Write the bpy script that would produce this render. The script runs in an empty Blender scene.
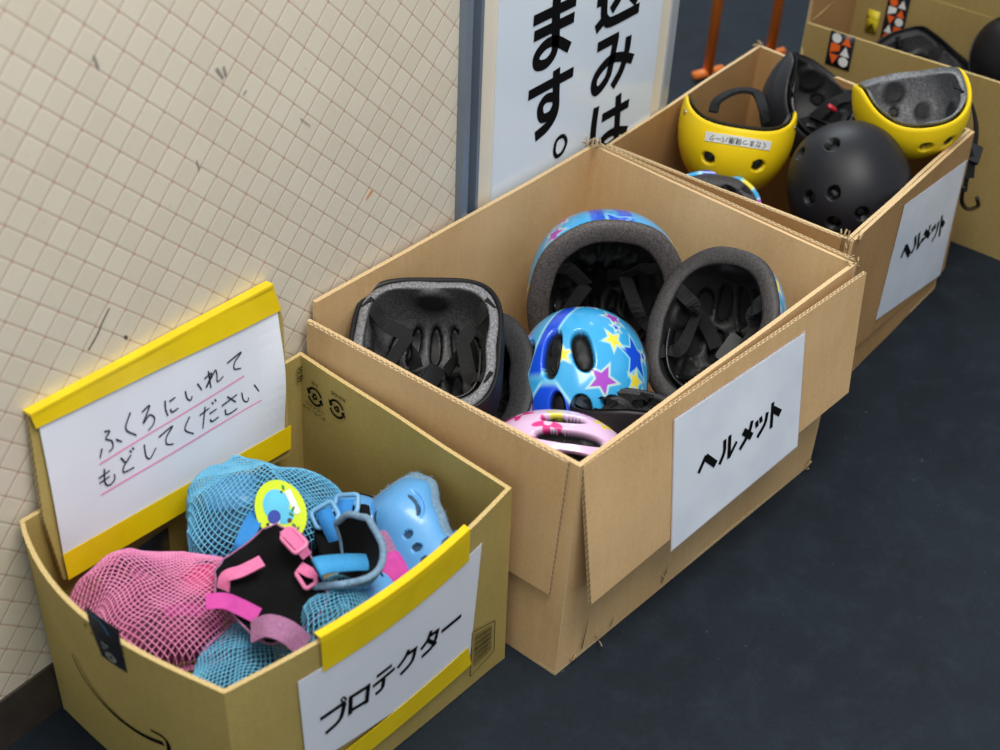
import bpy, bmesh, math, random
import numpy as np
from mathutils import Vector, Matrix
random.seed(7)
S = bpy.context.scene
COL = S.collection
PI = math.pi

# ------------------------------------------------------------------ helpers
def lin(c):
    return tuple((x/12.92 if x <= .04045 else ((x+.055)/1.055)**2.4) for x in (v/255. for v in c))

def V(p): return Vector(p)

def tag(o, label=None, cat=None, group=None, kind=None):
    if label: o['label'] = label
    if cat: o['category'] = cat
    if group: o['group'] = group
    if kind: o['kind'] = kind
    return o

def thing(name, label, cat, loc=(0, 0, 0), group=None, rot=None):
    o = bpy.data.objects.new(name, None)
    COL.objects.link(o)
    o.empty_display_size = .03
    if rot is not None:
        o.matrix_world = Matrix.Translation(V(loc)) @ rot.to_4x4()
    else:
        o.location = loc
    return tag(o, label, cat, group)

def obj(name, bm, mats, parent=None, smooth=True, label=None, world=False):
    me = bpy.data.meshes.new(name)
    bm.to_mesh(me); bm.free()
    for m in (mats if isinstance(mats, (list, tuple)) else [mats]): me.materials.append(m)
    if smooth:
        for p in me.polygons: p.use_smooth = True
    o = bpy.data.objects.new(name, me)
    COL.objects.link(o)
    if parent is not None:
        o.parent = parent
        if world: o.matrix_parent_inverse = world_inv(parent)
    if label: o['label'] = label
    return o

def world_mat(o):
    m = o.matrix_basis.copy()
    p = o.parent
    if p is not None: m = world_mat(p) @ o.matrix_parent_inverse @ m
    return m
def world_inv(o): return world_mat(o).inverted()

def axes(z, x):
    z = V(z).normalized(); x = V(x); x = (x - z*x.dot(z)).normalized()
    y = z.cross(x)
    return Matrix((x, y, z)).transposed()

# ------------------------------------------------------------------ materials
MATS = {}
def nodes_of(m):
    m.use_nodes = True
    return m.node_tree.nodes, m.node_tree.links, m.node_tree.nodes['Principled BSDF']

def mat(name, c, rough=.6, c2=None, scale=30., bump=0., bscale=None, metal=0., spec=.5, alpha=1., coat=0., sheen=0., stretch=None, detail=3.):
    if name in MATS: return MATS[name]
    m = bpy.data.materials.new(name); n, l, b = nodes_of(m)
    b.inputs['Roughness'].default_value = rough
    b.inputs['Metallic'].default_value = metal
    b.inputs['Specular IOR Level'].default_value = spec
    b.inputs['Alpha'].default_value = alpha
    b.inputs['Coat Weight'].default_value = coat
    b.inputs['Coat Roughness'].default_value = .08
    if sheen:
        b.inputs['Sheen Weight'].default_value = sheen
    A = lin(c); B = lin(c2 if c2 else tuple(v*.9 for v in c))
    tc = n.new('ShaderNodeTexCoord'); src = tc.outputs['Object']
    if stretch:
        mp = n.new('ShaderNodeMapping'); mp.inputs['Scale'].default_value = stretch
        l.new(src, mp.inputs['Vector']); src = mp.outputs['Vector']
    nz = n.new('ShaderNodeTexNoise'); nz.inputs['Scale'].default_value = scale; nz.inputs['Detail'].default_value = detail
    l.new(src, nz.inputs['Vector'])
    r = n.new('ShaderNodeValToRGB')
    r.color_ramp.elements[0].position = .3; r.color_ramp.elements[1].position = .7
    r.color_ramp.elements[0].color = (*A, 1); r.color_ramp.elements[1].color = (*B, 1)
    l.new(nz.outputs['Fac'], r.inputs['Fac']); l.new(r.outputs['Color'], b.inputs['Base Color'])
    if bump:
        nb = n.new('ShaderNodeTexNoise'); nb.inputs['Scale'].default_value = bscale or scale*3; nb.inputs['Detail'].default_value = 4
        l.new(src, nb.inputs['Vector'])
        bp = n.new('ShaderNodeBump'); bp.inputs['Strength'].default_value = bump; bp.inputs['Distance'].default_value = .002
        l.new(nb.outputs['Fac'], bp.inputs['Height']); l.new(bp.outputs['Normal'], b.inputs['Normal'])
    MATS[name] = m
    return m

def attr_mat(name, rough, speck=0., coat=0., bump=0., spec=.5):
    if name in MATS: return MATS[name]
    m = bpy.data.materials.new(name); n, l, b = nodes_of(m)
    at = n.new('ShaderNodeAttribute'); at.attribute_name = 'Col'
    b.inputs['Roughness'].default_value = rough
    b.inputs['Specular IOR Level'].default_value = spec
    b.inputs['Coat Roughness'].default_value = .1
    if coat:
        bw = n.new('ShaderNodeRGBToBW'); l.new(at.outputs['Color'], bw.inputs['Color'])
        mr = n.new('ShaderNodeMapRange'); mr.inputs['From Min'].default_value = .004; mr.inputs['From Max'].default_value = .012; mr.inputs['To Max'].default_value = coat
        l.new(bw.outputs['Val'], mr.inputs['Value']); l.new(mr.outputs['Result'], b.inputs['Coat Weight'])
        mq = n.new('ShaderNodeMapRange'); mq.inputs['From Min'].default_value = .004; mq.inputs['From Max'].default_value = .012; mq.inputs['To Min'].default_value = .95; mq.inputs['To Max'].default_value = rough
        l.new(bw.outputs['Val'], mq.inputs['Value']); l.new(mq.outputs['Result'], b.inputs['Roughness'])
    tc = n.new('ShaderNodeTexCoord')
    nz = n.new('ShaderNodeTexNoise'); nz.inputs['Scale'].default_value = 420 if speck else 25; nz.inputs['Detail'].default_value = 2
    l.new(tc.outputs['Object'], nz.inputs['Vector'])
    mx = n.new('ShaderNodeMix'); mx.data_type = 'RGBA'; mx.blend_type = 'MULTIPLY'; mx.inputs['Factor'].default_value = 1.
    r = n.new('ShaderNodeValToRGB'); r.color_ramp.elements[0].position = .35; r.color_ramp.elements[1].position = .68
    lo = 1. - (speck if speck else .06); hi = 1. + speck*2.2
    r.color_ramp.elements[0].color = (lo, lo, lo, 1); r.color_ramp.elements[1].color = (hi, hi, hi*1.02, 1)
    l.new(nz.outputs['Fac'], r.inputs['Fac'])
    l.new(at.outputs['Color'], mx.inputs['A']); l.new(r.outputs['Color'], mx.inputs['B'])
    l.new(mx.outputs['Result'], b.inputs['Base Color'])
    if bump:
        bp = n.new('ShaderNodeBump'); bp.inputs['Strength'].default_value = bump; bp.inputs['Distance'].default_value = .001
        l.new(nz.outputs['Fac'], bp.inputs['Height']); l.new(bp.outputs['Normal'], b.inputs['Normal'])
    MATS[name] = m
    return m

def card_mat(name, c, c2, c3):
    """kraft liner: blotchy fibre, faint vertical flutes"""
    if name in MATS: return MATS[name]
    m = bpy.data.materials.new(name); n, l, b = nodes_of(m)
    b.inputs['Roughness'].default_value = .72; b.inputs['Specular IOR Level'].default_value = .3
    tc = n.new('ShaderNodeTexCoord')
    n1 = n.new('ShaderNodeTexNoise'); n1.inputs['Scale'].default_value = 9; n1.inputs['Detail'].default_value = 5
    n2 = n.new('ShaderNodeTexNoise'); n2.inputs['Scale'].default_value = 260; n2.inputs['Detail'].default_value = 2
    mp = n.new('ShaderNodeMapping'); mp.inputs['Scale'].default_value = (60, 60, 3)
    n3 = n.new('ShaderNodeTexNoise'); n3.inputs['Scale'].default_value = 2.2; n3.inputs['Detail'].default_value = 2
    l.new(tc.outputs['Object'], n1.inputs['Vector']); l.new(tc.outputs['Object'], n2.inputs['Vector'])
    l.new(tc.outputs['Object'], mp.inputs['Vector']); l.new(mp.outputs['Vector'], n3.inputs['Vector'])
    r = n.new('ShaderNodeValToRGB'); r.color_ramp.elements[0].position = .3; r.color_ramp.elements[1].position = .72
    r.color_ramp.elements[0].color = (*lin(c), 1); r.color_ramp.elements[1].color = (*lin(c2), 1)
    l.new(n1.outputs['Fac'], r.inputs['Fac'])
    r3 = n.new('ShaderNodeValToRGB'); r3.color_ramp.elements[0].position = .45; r3.color_ramp.elements[1].position = .75
    r3.color_ramp.elements[0].color = (0, 0, 0, 1); r3.color_ramp.elements[1].color = (.22, .22, .22, 1)
    l.new(n3.outputs['Fac'], r3.inputs['Fac'])
    mx = n.new('ShaderNodeMix'); mx.data_type = 'RGBA'
    mx.inputs['B'].default_value = (*lin(c3), 1)
    l.new(r3.outputs['Color'], mx.inputs['Factor']); l.new(r.outputs['Color'], mx.inputs['A'])
    m2 = n.new('ShaderNodeMix'); m2.data_type = 'RGBA'; m2.blend_type = 'OVERLAY'; m2.inputs['Factor'].default_value = .18
    l.new(mx.outputs['Result'], m2.inputs['A']); l.new(n2.outputs['Color'], m2.inputs['B'])
    hs = n.new('ShaderNodeRGBToBW'); l.new(n2.outputs['Color'], hs.inputs['Color']); l.new(hs.outputs['Val'], m2.inputs['B'])
    l.new(m2.outputs['Result'], b.inputs['Base Color'])
    bp = n.new('ShaderNodeBump'); bp.inputs['Strength'].default_value = .12; bp.inputs['Distance'].default_value = .001
    l.new(n3.outputs['Fac'], bp.inputs['Height']); l.new(bp.outputs['Normal'], b.inputs['Normal'])
    MATS[name] = m
    return m

def flute_mat(name, c, dark=.55):
    """cut edge of corrugated board: two liners and a wave between them (UV: metres along, 0..1 across)"""
    if name in MATS: return MATS[name]
    m = bpy.data.materials.new(name); n, l, b = nodes_of(m)
    b.inputs['Roughness'].default_value = .85
    uv = n.new('ShaderNodeUVMap'); uv.uv_map = 'UV'
    sp = n.new('ShaderNodeSeparateXYZ'); l.new(uv.outputs['UV'], sp.inputs['Vector'])
    def M(op, a, bb=None):
        k = n.new('ShaderNodeMath'); k.operation = op
        for i, x in enumerate((a, bb)):
            if x is None: continue
            if isinstance(x, (int, float)): k.inputs[i].default_value = x
            else: l.new(x, k.inputs[i])
        return k.outputs[0]
    w = M('MULTIPLY_ADD', M('SINE', M('MULTIPLY', sp.outputs['X'], 2*PI/.0075)), .33)
    w.node.inputs[2].default_value = .5
    d = M('ABSOLUTE', M('SUBTRACT', sp.outputs['Y'], w))
    line = M('LESS_THAN', d, .16)
    edge = M('GREATER_THAN', M('ABSOLUTE', M('SUBTRACT', sp.outputs['Y'], .5)), .36)
    f = M('MAXIMUM', line, edge)
    mx = n.new('ShaderNodeMix'); mx.data_type = 'RGBA'; l.new(f, mx.inputs['Factor'])
    mx.inputs['A'].default_value = (*lin(tuple(v*dark for v in c)), 1); mx.inputs['B'].default_value = (*lin(c), 1)
    l.new(mx.outputs['Result'], b.inputs['Base Color'])
    MATS[name] = m
    return m

# ------------------------------------------------------------------ mesh builders
def add_box(bm, c, sx, sy, sz, M=None, mi=0):
    vs = []
    for x in (-1, 1):
        for y in (-1, 1):
            for z in (-1, 1):
                p = V((c[0]+x*sx/2, c[1]+y*sy/2, c[2]+z*sz/2))
                vs.append(bm.verts.new(M @ p if M else p))
    for f in ((0, 1, 3, 2), (4, 6, 7, 5), (0, 4, 5, 1), (2, 3, 7, 6), (0, 2, 6, 4), (1, 5, 7, 3)):
        bm.faces.new([vs[i] for i in f]).material_index = mi

def catmull(pts, n=8, closed=False):
    pts = [V(p) for p in pts]; out = []
    N = len(pts)
    rng = range(N) if closed else range(N-1)
    for i in rng:
        p1, p2 = pts[i], pts[(i+1) % N]
        p0 = pts[(i-1) % N] if (closed or i > 0) else p1*2-p2
        p3 = pts[(i+2) % N] if (closed or i < N-2) else p2*2-p1
        for k in range(n):
            t = k/n
            out.append(.5*((2*p1)+(p2-p0)*t+(2*p0-5*p1+4*p2-p3)*t*t+(3*p1-p0-3*p2+p3)*t**3))
    if not closed: out.append(pts[-1].copy())
    return out

def tube(bm, pts, r, seg=8, closed=False, mi=0):
    N = len(pts); rings = []
    up = V((.31, .17, .93)); prev = None
    for i, p in enumerate(pts):
        a = pts[(i-1) % N] if (closed or i > 0) else p
        b = pts[(i+1) % N] if (closed or i < N-1) else p
        t = (b-a).normalized()
        if prev is None: x = t.orthogonal().normalized()
        else: x = (prev - t*prev.dot(t)).normalized()
        prev = x; y = t.cross(x)
        rr = r[i] if isinstance(r, (list, tuple)) else r
        rings.append([bm.verts.new(p + (x*math.cos(2*PI*k/seg)+y*math.sin(2*PI*k/seg))*rr) for k in range(seg)])
    for i in range(N if closed else N-1):
        A, B = rings[i], rings[(i+1) % N]
        sh = 0
        if closed and i == N-1:
            sh = min(range(seg), key=lambda s: (A[0].co-B[s].co).length)
        for k in range(seg):
            f = bm.faces.new([A[k], A[(k+1) % seg], B[(k+1+sh) % seg], B[(k+sh) % seg]]); f.material_index = mi
    if not closed:
        bm.faces.new(rings[0][::-1]).material_index = mi; bm.faces.new(rings[-1]).material_index = mi

def ribbon(bm, pts, w, th, up, n=8, mi=0, smooth=True):
    """flat webbing strap along pts; up = face normal hint (one vector or one per control point)"""
    if isinstance(up, list):
        ups = catmull(up, n) if smooth else [V(u) for u in up]
    P = catmull(pts, n) if smooth else [V(p) for p in pts]
    if not isinstance(up, list): ups = [V(up)]*len(P)
    rings = []
    for i, p in enumerate(P):
        t = (P[min(i+1, len(P)-1)]-P[max(i-1, 0)]).normalized()
        s = t.cross(ups[i]); s = s.normalized() if s.length > 1e-6 else t.orthogonal().normalized()
        u = s.cross(t).normalized()
        rings.append([bm.verts.new(p+s*w/2*a+u*th/2*b) for a, b in ((-1, -1), (1, -1), (1, 1), (-1, 1))])
    for A, B in zip(rings, rings[1:]):
        for k in range(4):
            bm.faces.new([A[k], A[(k+1) % 4], B[(k+1) % 4], B[k]]).material_index = mi
    bm.faces.new(rings[0][::-1]); bm.faces.new(rings[-1])
    bmesh.ops.recalc_face_normals(bm, faces=bm.faces[:])

def rect_ring(bm, c, ax, ay, w, h, r, mi=0):
    ax = V(ax).normalized(); ay = V(ay); ay = (ay-ax*ay.dot(ax)).normalized(); c = V(c)
    pts = []
    q = min(w, h)*.22
    for sx, sy, a0 in ((1, 1, 0), (-1, 1, 90), (-1, -1, 180), (1, -1, 270)):
        for k in range(4):
            a = math.radians(a0+k*30)
            pts.append(c+ax*(sx*(w/2-q)+q*math.cos(a))+ay*(sy*(h/2-q)+q*math.sin(a)))
    tube(bm, pts, r, 6, True, mi)

def slab(bm, A, B, C, D, th, nx=14, ny=8, wob=.0012, bulge=0., seed=0, tear=0., bexp=1.):
    """cardboard panel: outer face A(top start) B(top end) C(bottom end) D(bottom start), thickness goes to the back"""
    A, B, C, D = map(V, (A, B, C, D))
    n = (B-A).cross(D-A).normalized()       # towards the back
    uvl = bm.loops.layers.uv.get('UV') or bm.loops.layers.uv.new('UV')
    rnd = random.Random(seed); ph = [rnd.uniform(0, 6.28) for _ in range(4)]
    def pos(i, j):
        s, t = i/nx, j/ny
        p = (A*(1-s)+B*s)*(1-t)+(D*(1-s)+C*s)*t
        k = math.sin(PI*s)*.6+.4
        d = wob*(math.sin(5*s+ph[0])*math.cos(4*t+ph[1])+.5*math.sin(11*s+ph[2]+3*t))*k - bulge*math.sin(PI*s**bexp)*(1-.85*t)
        if tear and j == 0: p = p+(D-A).normalized()*tear*(math.sin(13*s+ph[3])*.5+.5*math.sin(29*s+ph[0]))
        return p+n*d
    O = [[bm.verts.new(pos(i, j)) for j in range(ny+1)] for i in range(nx+1)]
    I = [[bm.verts.new(pos(i, j)+n*th) for j in range(ny+1)] for i in range(nx+1)]
    for i in range(nx):
        for j in range(ny):
            bm.faces.new([O[i][j], O[i][j+1], O[i+1][j+1], O[i+1][j]])
            bm.faces.new([I[i][j], I[i+1][j], I[i+1][j+1], I[i][j+1]])
    def edge(seq):
        u = 0
        for (i, j), (k, m) in zip(seq, seq[1:]):
            d = (O[k][m].co-O[i][j].co).length
            f = bm.faces.new([O[i][j], O[k][m], I[k][m], I[i][j]]); f.material_index = 1; f.smooth = False
            for lp, w in zip(f.loops, ((u, 0), (u+d, 0), (u+d, 1), (u, 1))): lp[uvl].uv = w
            u += d
    edge([(i, 0) for i in range(nx+1)]); edge([(nx, j) for j in range(ny+1)])
    edge([(i, ny) for i in range(nx, -1, -1)]); edge([(0, j) for j in range(ny, -1, -1)])

def panel(name, parent, A, B, C, D, th, mats, **k):
    bm = bmesh.new(); slab(bm, A, B, C, D, th, **k)
    bmesh.ops.recalc_face_normals(bm, faces=bm.faces[:])
    o = obj(name, bm, mats, parent, smooth=False)
    return o

class Frame:
    def __init__(s, O, X, D):
        s.O = V(O); s.x = (V(X)-s.O).normalized()
        y = s.O-V(D); y -= s.x*y.dot(s.x); s.y = y.normalized(); s.n = s.x.cross(s.y)
    def at(s, u, v, h=0.): return s.O+s.x*u+s.y*v+s.n*h

def sheet(bm, fr, quad, h, th, nx=12, ny=8, wave=None, mi=0, bw=None):
    """thin sheet (paper, tape) over a quad given in frame coordinates TL,TR,BR,BL"""
    q = [V((a, b, 0)) for a, b in quad]
    def P(i, j, hh):
        s, t = i/nx, j/ny
        p = (q[0]*(1-s)+q[1]*s)*(1-t)+(q[3]*(1-s)+q[2]*s)*t
        return fr.at(p.x, p.y, hh+(wave(s, t) if wave else 0)+(bw(p.x, p.y) if bw else 0))
    T = [[bm.verts.new(P(i, j, h+th)) for j in range(ny+1)] for i in range(nx+1)]
    B = [[bm.verts.new(P(i, j, h)) for j in range(ny+1)] for i in range(nx+1)]
    for i in range(nx):
        for j in range(ny):
            bm.faces.new([T[i][j], T[i][j+1], T[i+1][j+1], T[i+1][j]]).material_index = mi
            bm.faces.new([B[i][j], B[i+1][j], B[i+1][j+1], B[i][j+1]]).material_index = mi
    ring = [(i, 0) for i in range(nx)]+[(nx, j) for j in range(ny)]+[(i, ny) for i in range(nx, 0, -1)]+[(0, j) for j in range(ny, 0, -1)]
    for (i, j), (k, m) in zip(ring, ring[1:]+ring[:1]):
        bm.faces.new([T[i][j], T[k][m], B[k][m], B[i][j]]).material_index = mi

def flat_poly(bm, fr, pts, h, th=.0002, mi=0, wave=None):
    W = [fr.at(a, b, h+(wave(a, b) if wave else 0)) for a, b in pts]
    t = [bm.verts.new(p+fr.n*th) for p in W]; b = [bm.verts.new(p) for p in W]
    f = bm.faces.new(t); f.material_index = mi
    bm.faces.new(b[::-1]).material_index = mi
    for i in range(len(t)):
        k = (i+1) % len(t)
        bm.faces.new([t[i], b[i], b[k], t[k]]).material_index = mi

LAYER = [0]
def stroke(bm, fr, pts, w, h, box=None, smooth=True, th=.0002, taper=None, wave=None):
    """brush stroke: pts in glyph units (0..1) mapped through box (x0,y0,w,h[,shear])"""
    if box:
        x0, y0, bw, bh = box[:4]; sh = box[4] if len(box) > 4 else 0
        pts = [(x0+a*bw, y0+b*bh+sh*a*bw) for a, b in pts]
    LAYER[0] = (LAYER[0]+1) % 12; h = h+LAYER[0]*.00004
    P = [V((a, b, 0)) for a, b in pts]
    if smooth and len(P) > 2: P = catmull(P, 7)
    elif len(P) == 2: P = [P[0].lerp(P[1], k/4) for k in range(5)]
    L = []; N = len(P)
    for i, p in enumerate(P):
        t = (P[min(i+1, N-1)]-P[max(i-1, 0)]).normalized()
        s = V((-t.y, t.x, 0)); ww = w
        if taper: ww = w*(taper[0]*(1-i/(N-1))+taper[1]*i/(N-1))
        if not smooth and 0 < i < N-1:
            t0 = (P[i]-P[i-1]).normalized(); c = max(.45, abs(t0.dot(t))); ww = ww/c
        L.append((p+s*ww/2, p-s*ww/2))
    top = [[bm.verts.new(fr.at(q.x, q.y, h+th+(wave(q.x, q.y) if wave else 0))) for q in pr] for pr in L]
    for a, b in zip(top, top[1:]):
        bm.faces.new([a[0], a[1], b[1], b[0]])

def glyph(bm, fr, name, box, w, h, wx=1., taper=None, wave=None):
    for st in GL[name]:
        sm = True
        if st[0] == 'L': sm = False; st = st[1:]
        if st[0] == 'O':
            cx, cy, r = st[1:]
            pts = [(cx+r*math.cos(a*PI/8), cy+r*math.sin(a*PI/8)) for a in range(17)]
            stroke(bm, fr, pts, w*.7, h, box, True, wave=wave); continue
        if not sm:
            for a, b in zip(st, st[1:]):
                # butt joints closed by a little overlap
                d = V((b[0]-a[0], b[1]-a[1])); k = 0.
                stroke(bm, fr, [a, b], w, h, box, True, taper=taper, wave=wave)
            if len(st) > 2:
                for c in st[1:-1]:
                    x = box[0]+c[0]*box[2]; y = box[1]+c[1]*box[3]+(box[4] if len(box) > 4 else 0)*c[0]*box[2]
                    pp = [(x+w*.5*math.cos(q*PI/4), y+w*.5*math.sin(q*PI/4)) for q in range(8)]
                    vs = [bm.verts.new(fr.at(a, b, h+.0002+(wave(a, b) if wave else 0))) for a, b in pp]; bm.faces.new(vs)
        else:
            stroke(bm, fr, st, w, h, box, True, taper=taper, wave=wave)

GL = {
 'he': [['L', (.03, .36), (.33, .74), (.97, .22)]],
 'ru': [[(.33, .86), (.31, .5), (.06, .1)], ['L', (.62, .92), (.56, .2), (.98, .52)]],
 'me': [[(.72, .95), (.55, .5), (.08, .05)], [(.28, .66), (.85, .25)]],
 'tsu': [[(.12, .62), (.25, .38)], [(.45, .7), (.55, .45)], [(.92, .7), (.78, .35), (.4, .02)]],
 'to': [[(.4, .95), (.34, .02)], [(.4, .6), (.88, .34)]],
 'pu': [['L', (.03, .74), (.74, .8)], [(.72, .82), (.6, .4), (.2, .02)], ['O', .9, .92, .1]],
 'ro_k': [['L', (.12, .86), (.1, .08)], ['L', (.06, .82), (.9, .88), (.86, .1)], ['L', (.1, .14), (.9, .16)]],
 'te_k': [[(.22, .88), (.8, .9)], [(.03, .58), (.97, .62)], [(.55, .6), (.5, .3), (.22, .02)]],
 'ku_k': [[(.4, .95), (.28, .7), (.04, .44)], ['L', (.36, .76), (.86, .8)], [(.86, .82), (.7, .4), (.22, .02)]],
 'ta_k': [[(.4, .95), (.28, .7), (.04, .44)], ['L', (.36, .76), (.86, .8)], [(.86, .82), (.7, .4), (.22, .02)], [(.32, .5), (.72, .34)]],
 'bar': [['L', (.02, .5), (.98, .5)]],
 'fu': [[(.42, .95), (.62, .85), (.42, .68), (.62, .45), (.6, .2), (.42, .14)], [(.2, .42), (.04, .12)], [(.78, .42), (.98, .2)]],
 'ku': [[(.72, .95), (.2, .5), (.8, .05)]],
 'ro': [[(.2, .86), (.72, .92), (.15, .42), (.6, .58), (.86, .36), (.7, .14), (.35, .03)]],
 'ni': [[(.2, .92), (.12, .5), (.18, .06)], [(.45, .74), (.9, .78)], [(.42, .34), (.5, .12), (.95, .14)]],
 'i': [[(.12, .85), (.14, .35), (.3, .1), (.42, .3)], [(.78, .85), (.95, .3)]],
 're': [[(.28, .95), (.28, .02)], [(.04, .68), (.42, .74), (.05, .2), (.4, .55), (.62, .78), (.66, .5), (.64, .15), (.96, .22)]],
 'te': [[(.05, .8), (.95, .92), (.5, .6), (.42, .25), (.8, .05)]],
 'mo': [[(.48, .98), (.36, .3), (.55, .04), (.85, .15), (.9, .42)], [(.1, .7), (.72, .72)], [(.08, .44), (.66, .46)]],
 'do': [[(.22, .92), (.4, .55)], [(.78, .74), (.28, .42), (.22, .15), (.8, .06)], [(.76, .98), (.84, .84)], [(.92, 1.04), (1., .9)]],
 'shi': [[(.2, .95), (.16, .3), (.4, .05), (.95, .4)]],
 'da': [[(.02, .74), (.56, .8)], [(.36, .98), (.06, .03)], [(.52, .52), (.92, .54)], [(.5, .24), (.6, .08), (.96, .1)], [(.74, 1.0), (.8, .86)], [(.9, 1.05), (.97, .92)]],
 'sa': [[(.08, .68), (.92, .78)], [(.42, .98), (.8, .42)], [(.22, .4), (.22, .12), (.45, .03), (.8, .06)]],
 'ma': [[(.08, .76), (.92, .8)], [(.12, .52), (.88, .56)], [(.52, 1.0), (.52, .2), (.36, .02), (.14, .1), (.2, .28), (.5, .24), (.92, .02)]],
 'su': [[(.03, .74), (.97, .8)], [(.58, 1.0), (.58, .42), (.42, .24), (.24, .36), (.36, .54), (.56, .44), (.52, .16), (.25, -.06)]],
 'mi': [[(.2, .86), (.58, .9), (.42, .5), (.22, .08), (.04, .18), (.2, .42), (.6, .36), (1.0, .24)], [(.8, .66), (.74, .3), (.5, .0)]],
 'ha': [[(.16, .92), (.06, .45), (.16, .02)], [(.36, .68), (.98, .72)], [(.7, .96), (.7, .22), (.54, .03), (.36, .12), (.5, .28), (.74, .22), (1.0, .04)]],
 'komi': [[(.45, .98), (.66, .98), (.74, .6), (1.0, .34)], [(.64, .74), (.56, .5), (.34, .34)], [(.1, .95), (.24, .8)], ['L', (.04, .56), (.24, .56)], [(.24, .56), (.2, .3), (.04, .06)], [(.18, .2), (.42, .06), (1.0, .06)]],
 'maru': [['O', .5, .5, .5]],
}

# ------------------------------------------------------------------ materials used all over
KRAFT = card_mat('kraft_tan', (210, 174, 127), (193, 156, 108), (216, 185, 141))
KRAFT_IN = KRAFT
OLIVE = card_mat('kraft_olive', (176, 154, 90), (163, 142, 79), (182, 161, 98))
FLUTE = flute_mat('corrugated_edge', (205, 175, 130))
FOLD = flute_mat('folded_edge', (214, 184, 138), .93)
FOLD_O = flute_mat('folded_edge_olive', (206, 180, 122), .92)
KRAFT_BAKED = card_mat('kraft_baked_light', (172, 134, 88), (158, 121, 76), (180, 145, 100))  # tan kraft with the far end's weaker light put into its colour
FLUTE_O = flute_mat('corrugated_edge_olive', (190, 165, 110))
PAPER = mat('paper', (226, 228, 236), .55, (220, 222, 231), 14, bump=.05, bscale=40)
LAMI = mat('laminated_paper', (234, 239, 248), .28, (216, 222, 232), 12)
LAMEDGE = mat('laminate_film', (205, 190, 190), .25)
INK = mat('black_ink', (12, 12, 15), .8, spec=.08)
INKBLUE = mat('dark_marker', (28, 26, 48), .6)
PINKINK = mat('pink_marker', (244, 150, 190), .6)
YTAPE = mat('yellow_tape', (238, 206, 14), .32, (228, 194, 8), 25, coat=.2)
BLACKTAPE = mat('black_tape', (30, 34, 42), .4, (24, 27, 34), 30)
STRAP = mat('black_webbing', (15, 15, 17), .85, (9, 9, 11), 400, bump=.3, bscale=900)
BLKPLAST = mat('black_plastic', (16, 16, 19), .35)
PAD = mat('black_foam_pad', (22, 21, 23), .9, (14, 14, 15), 200, bump=.4, bscale=500)
RIVET = mat('steel_rivet', (190, 190, 190), .3, metal=1.)
SHELL_GLOSS = attr_mat('painted_shell', .22, coat=.5)
SHELL_MATTE = attr_mat('matte_shell', .46, spec=.3)
FOAM = attr_mat('eps_foam', .6, speck=.34, bump=.3)

# ------------------------------------------------------------------ camera and light
cam = bpy.data.cameras.new('camera'); co = bpy.data.objects.new('camera', cam); COL.objects.link(co)
co.matrix_world = Matrix(((.614795, .465299, -.636807, -.58983), (-.787649, .403645, -.465489, -.90732), (.040452, .787761, .614652, 1.19401), (0, 0, 0, 1)))
cam.sensor_width = 36.; cam.lens = 52.2; cam.clip_start = .05; cam.clip_end = 50
cam.dof.use_dof = True; cam.dof.focus_distance = 1.62; cam.dof.aperture_fstop = 5.
S.camera = co

w = bpy.data.worlds.new('world'); S.world = w; w.use_nodes = True
bg = w.node_tree.nodes['Background']; bg.inputs['Color'].default_value = (.80, .90, 1.0, 1); bg.inputs['Strength'].default_value = .56

def area(name, loc, target, size, power, color, sy=None):
    L = bpy.data.lights.new(name, 'AREA'); L.energy = power; L.color = color
    L.shape = 'RECTANGLE'; L.size = size; L.size_y = sy or size
    o = bpy.data.objects.new(name, L); COL.objects.link(o)
    o.location = loc
    o.rotation_euler = (V(target)-V(loc)).to_track_quat('-Z', 'Y').to_euler()
    return o
area('skylight', (.10, -.80, 2.3), (.42, -.12, 0), 1.1, 52, (1., .97, .92), 1.0)
area('far_floor_fill', (2.5, 1.3, 2.2), (1.9, .6, 0), 1.2, 40, (.9, .97, 1.), 1.2)  # added fill with no visible source, brightens the floor past the door
area('side_fill', (-2.6, -1.2, 1.9), (.3, -.1, .2), 1.8, 11, (.92, 1., .90), 1.5)  # added faint green fill that tints the left-facing cardboard

S.view_settings.view_transform = 'Standard'; S.view_settings.look = 'None'
S.view_settings.exposure = -.06; S.view_settings.gamma = 1.; S.view_settings.use_curve_mapping = False

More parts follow.
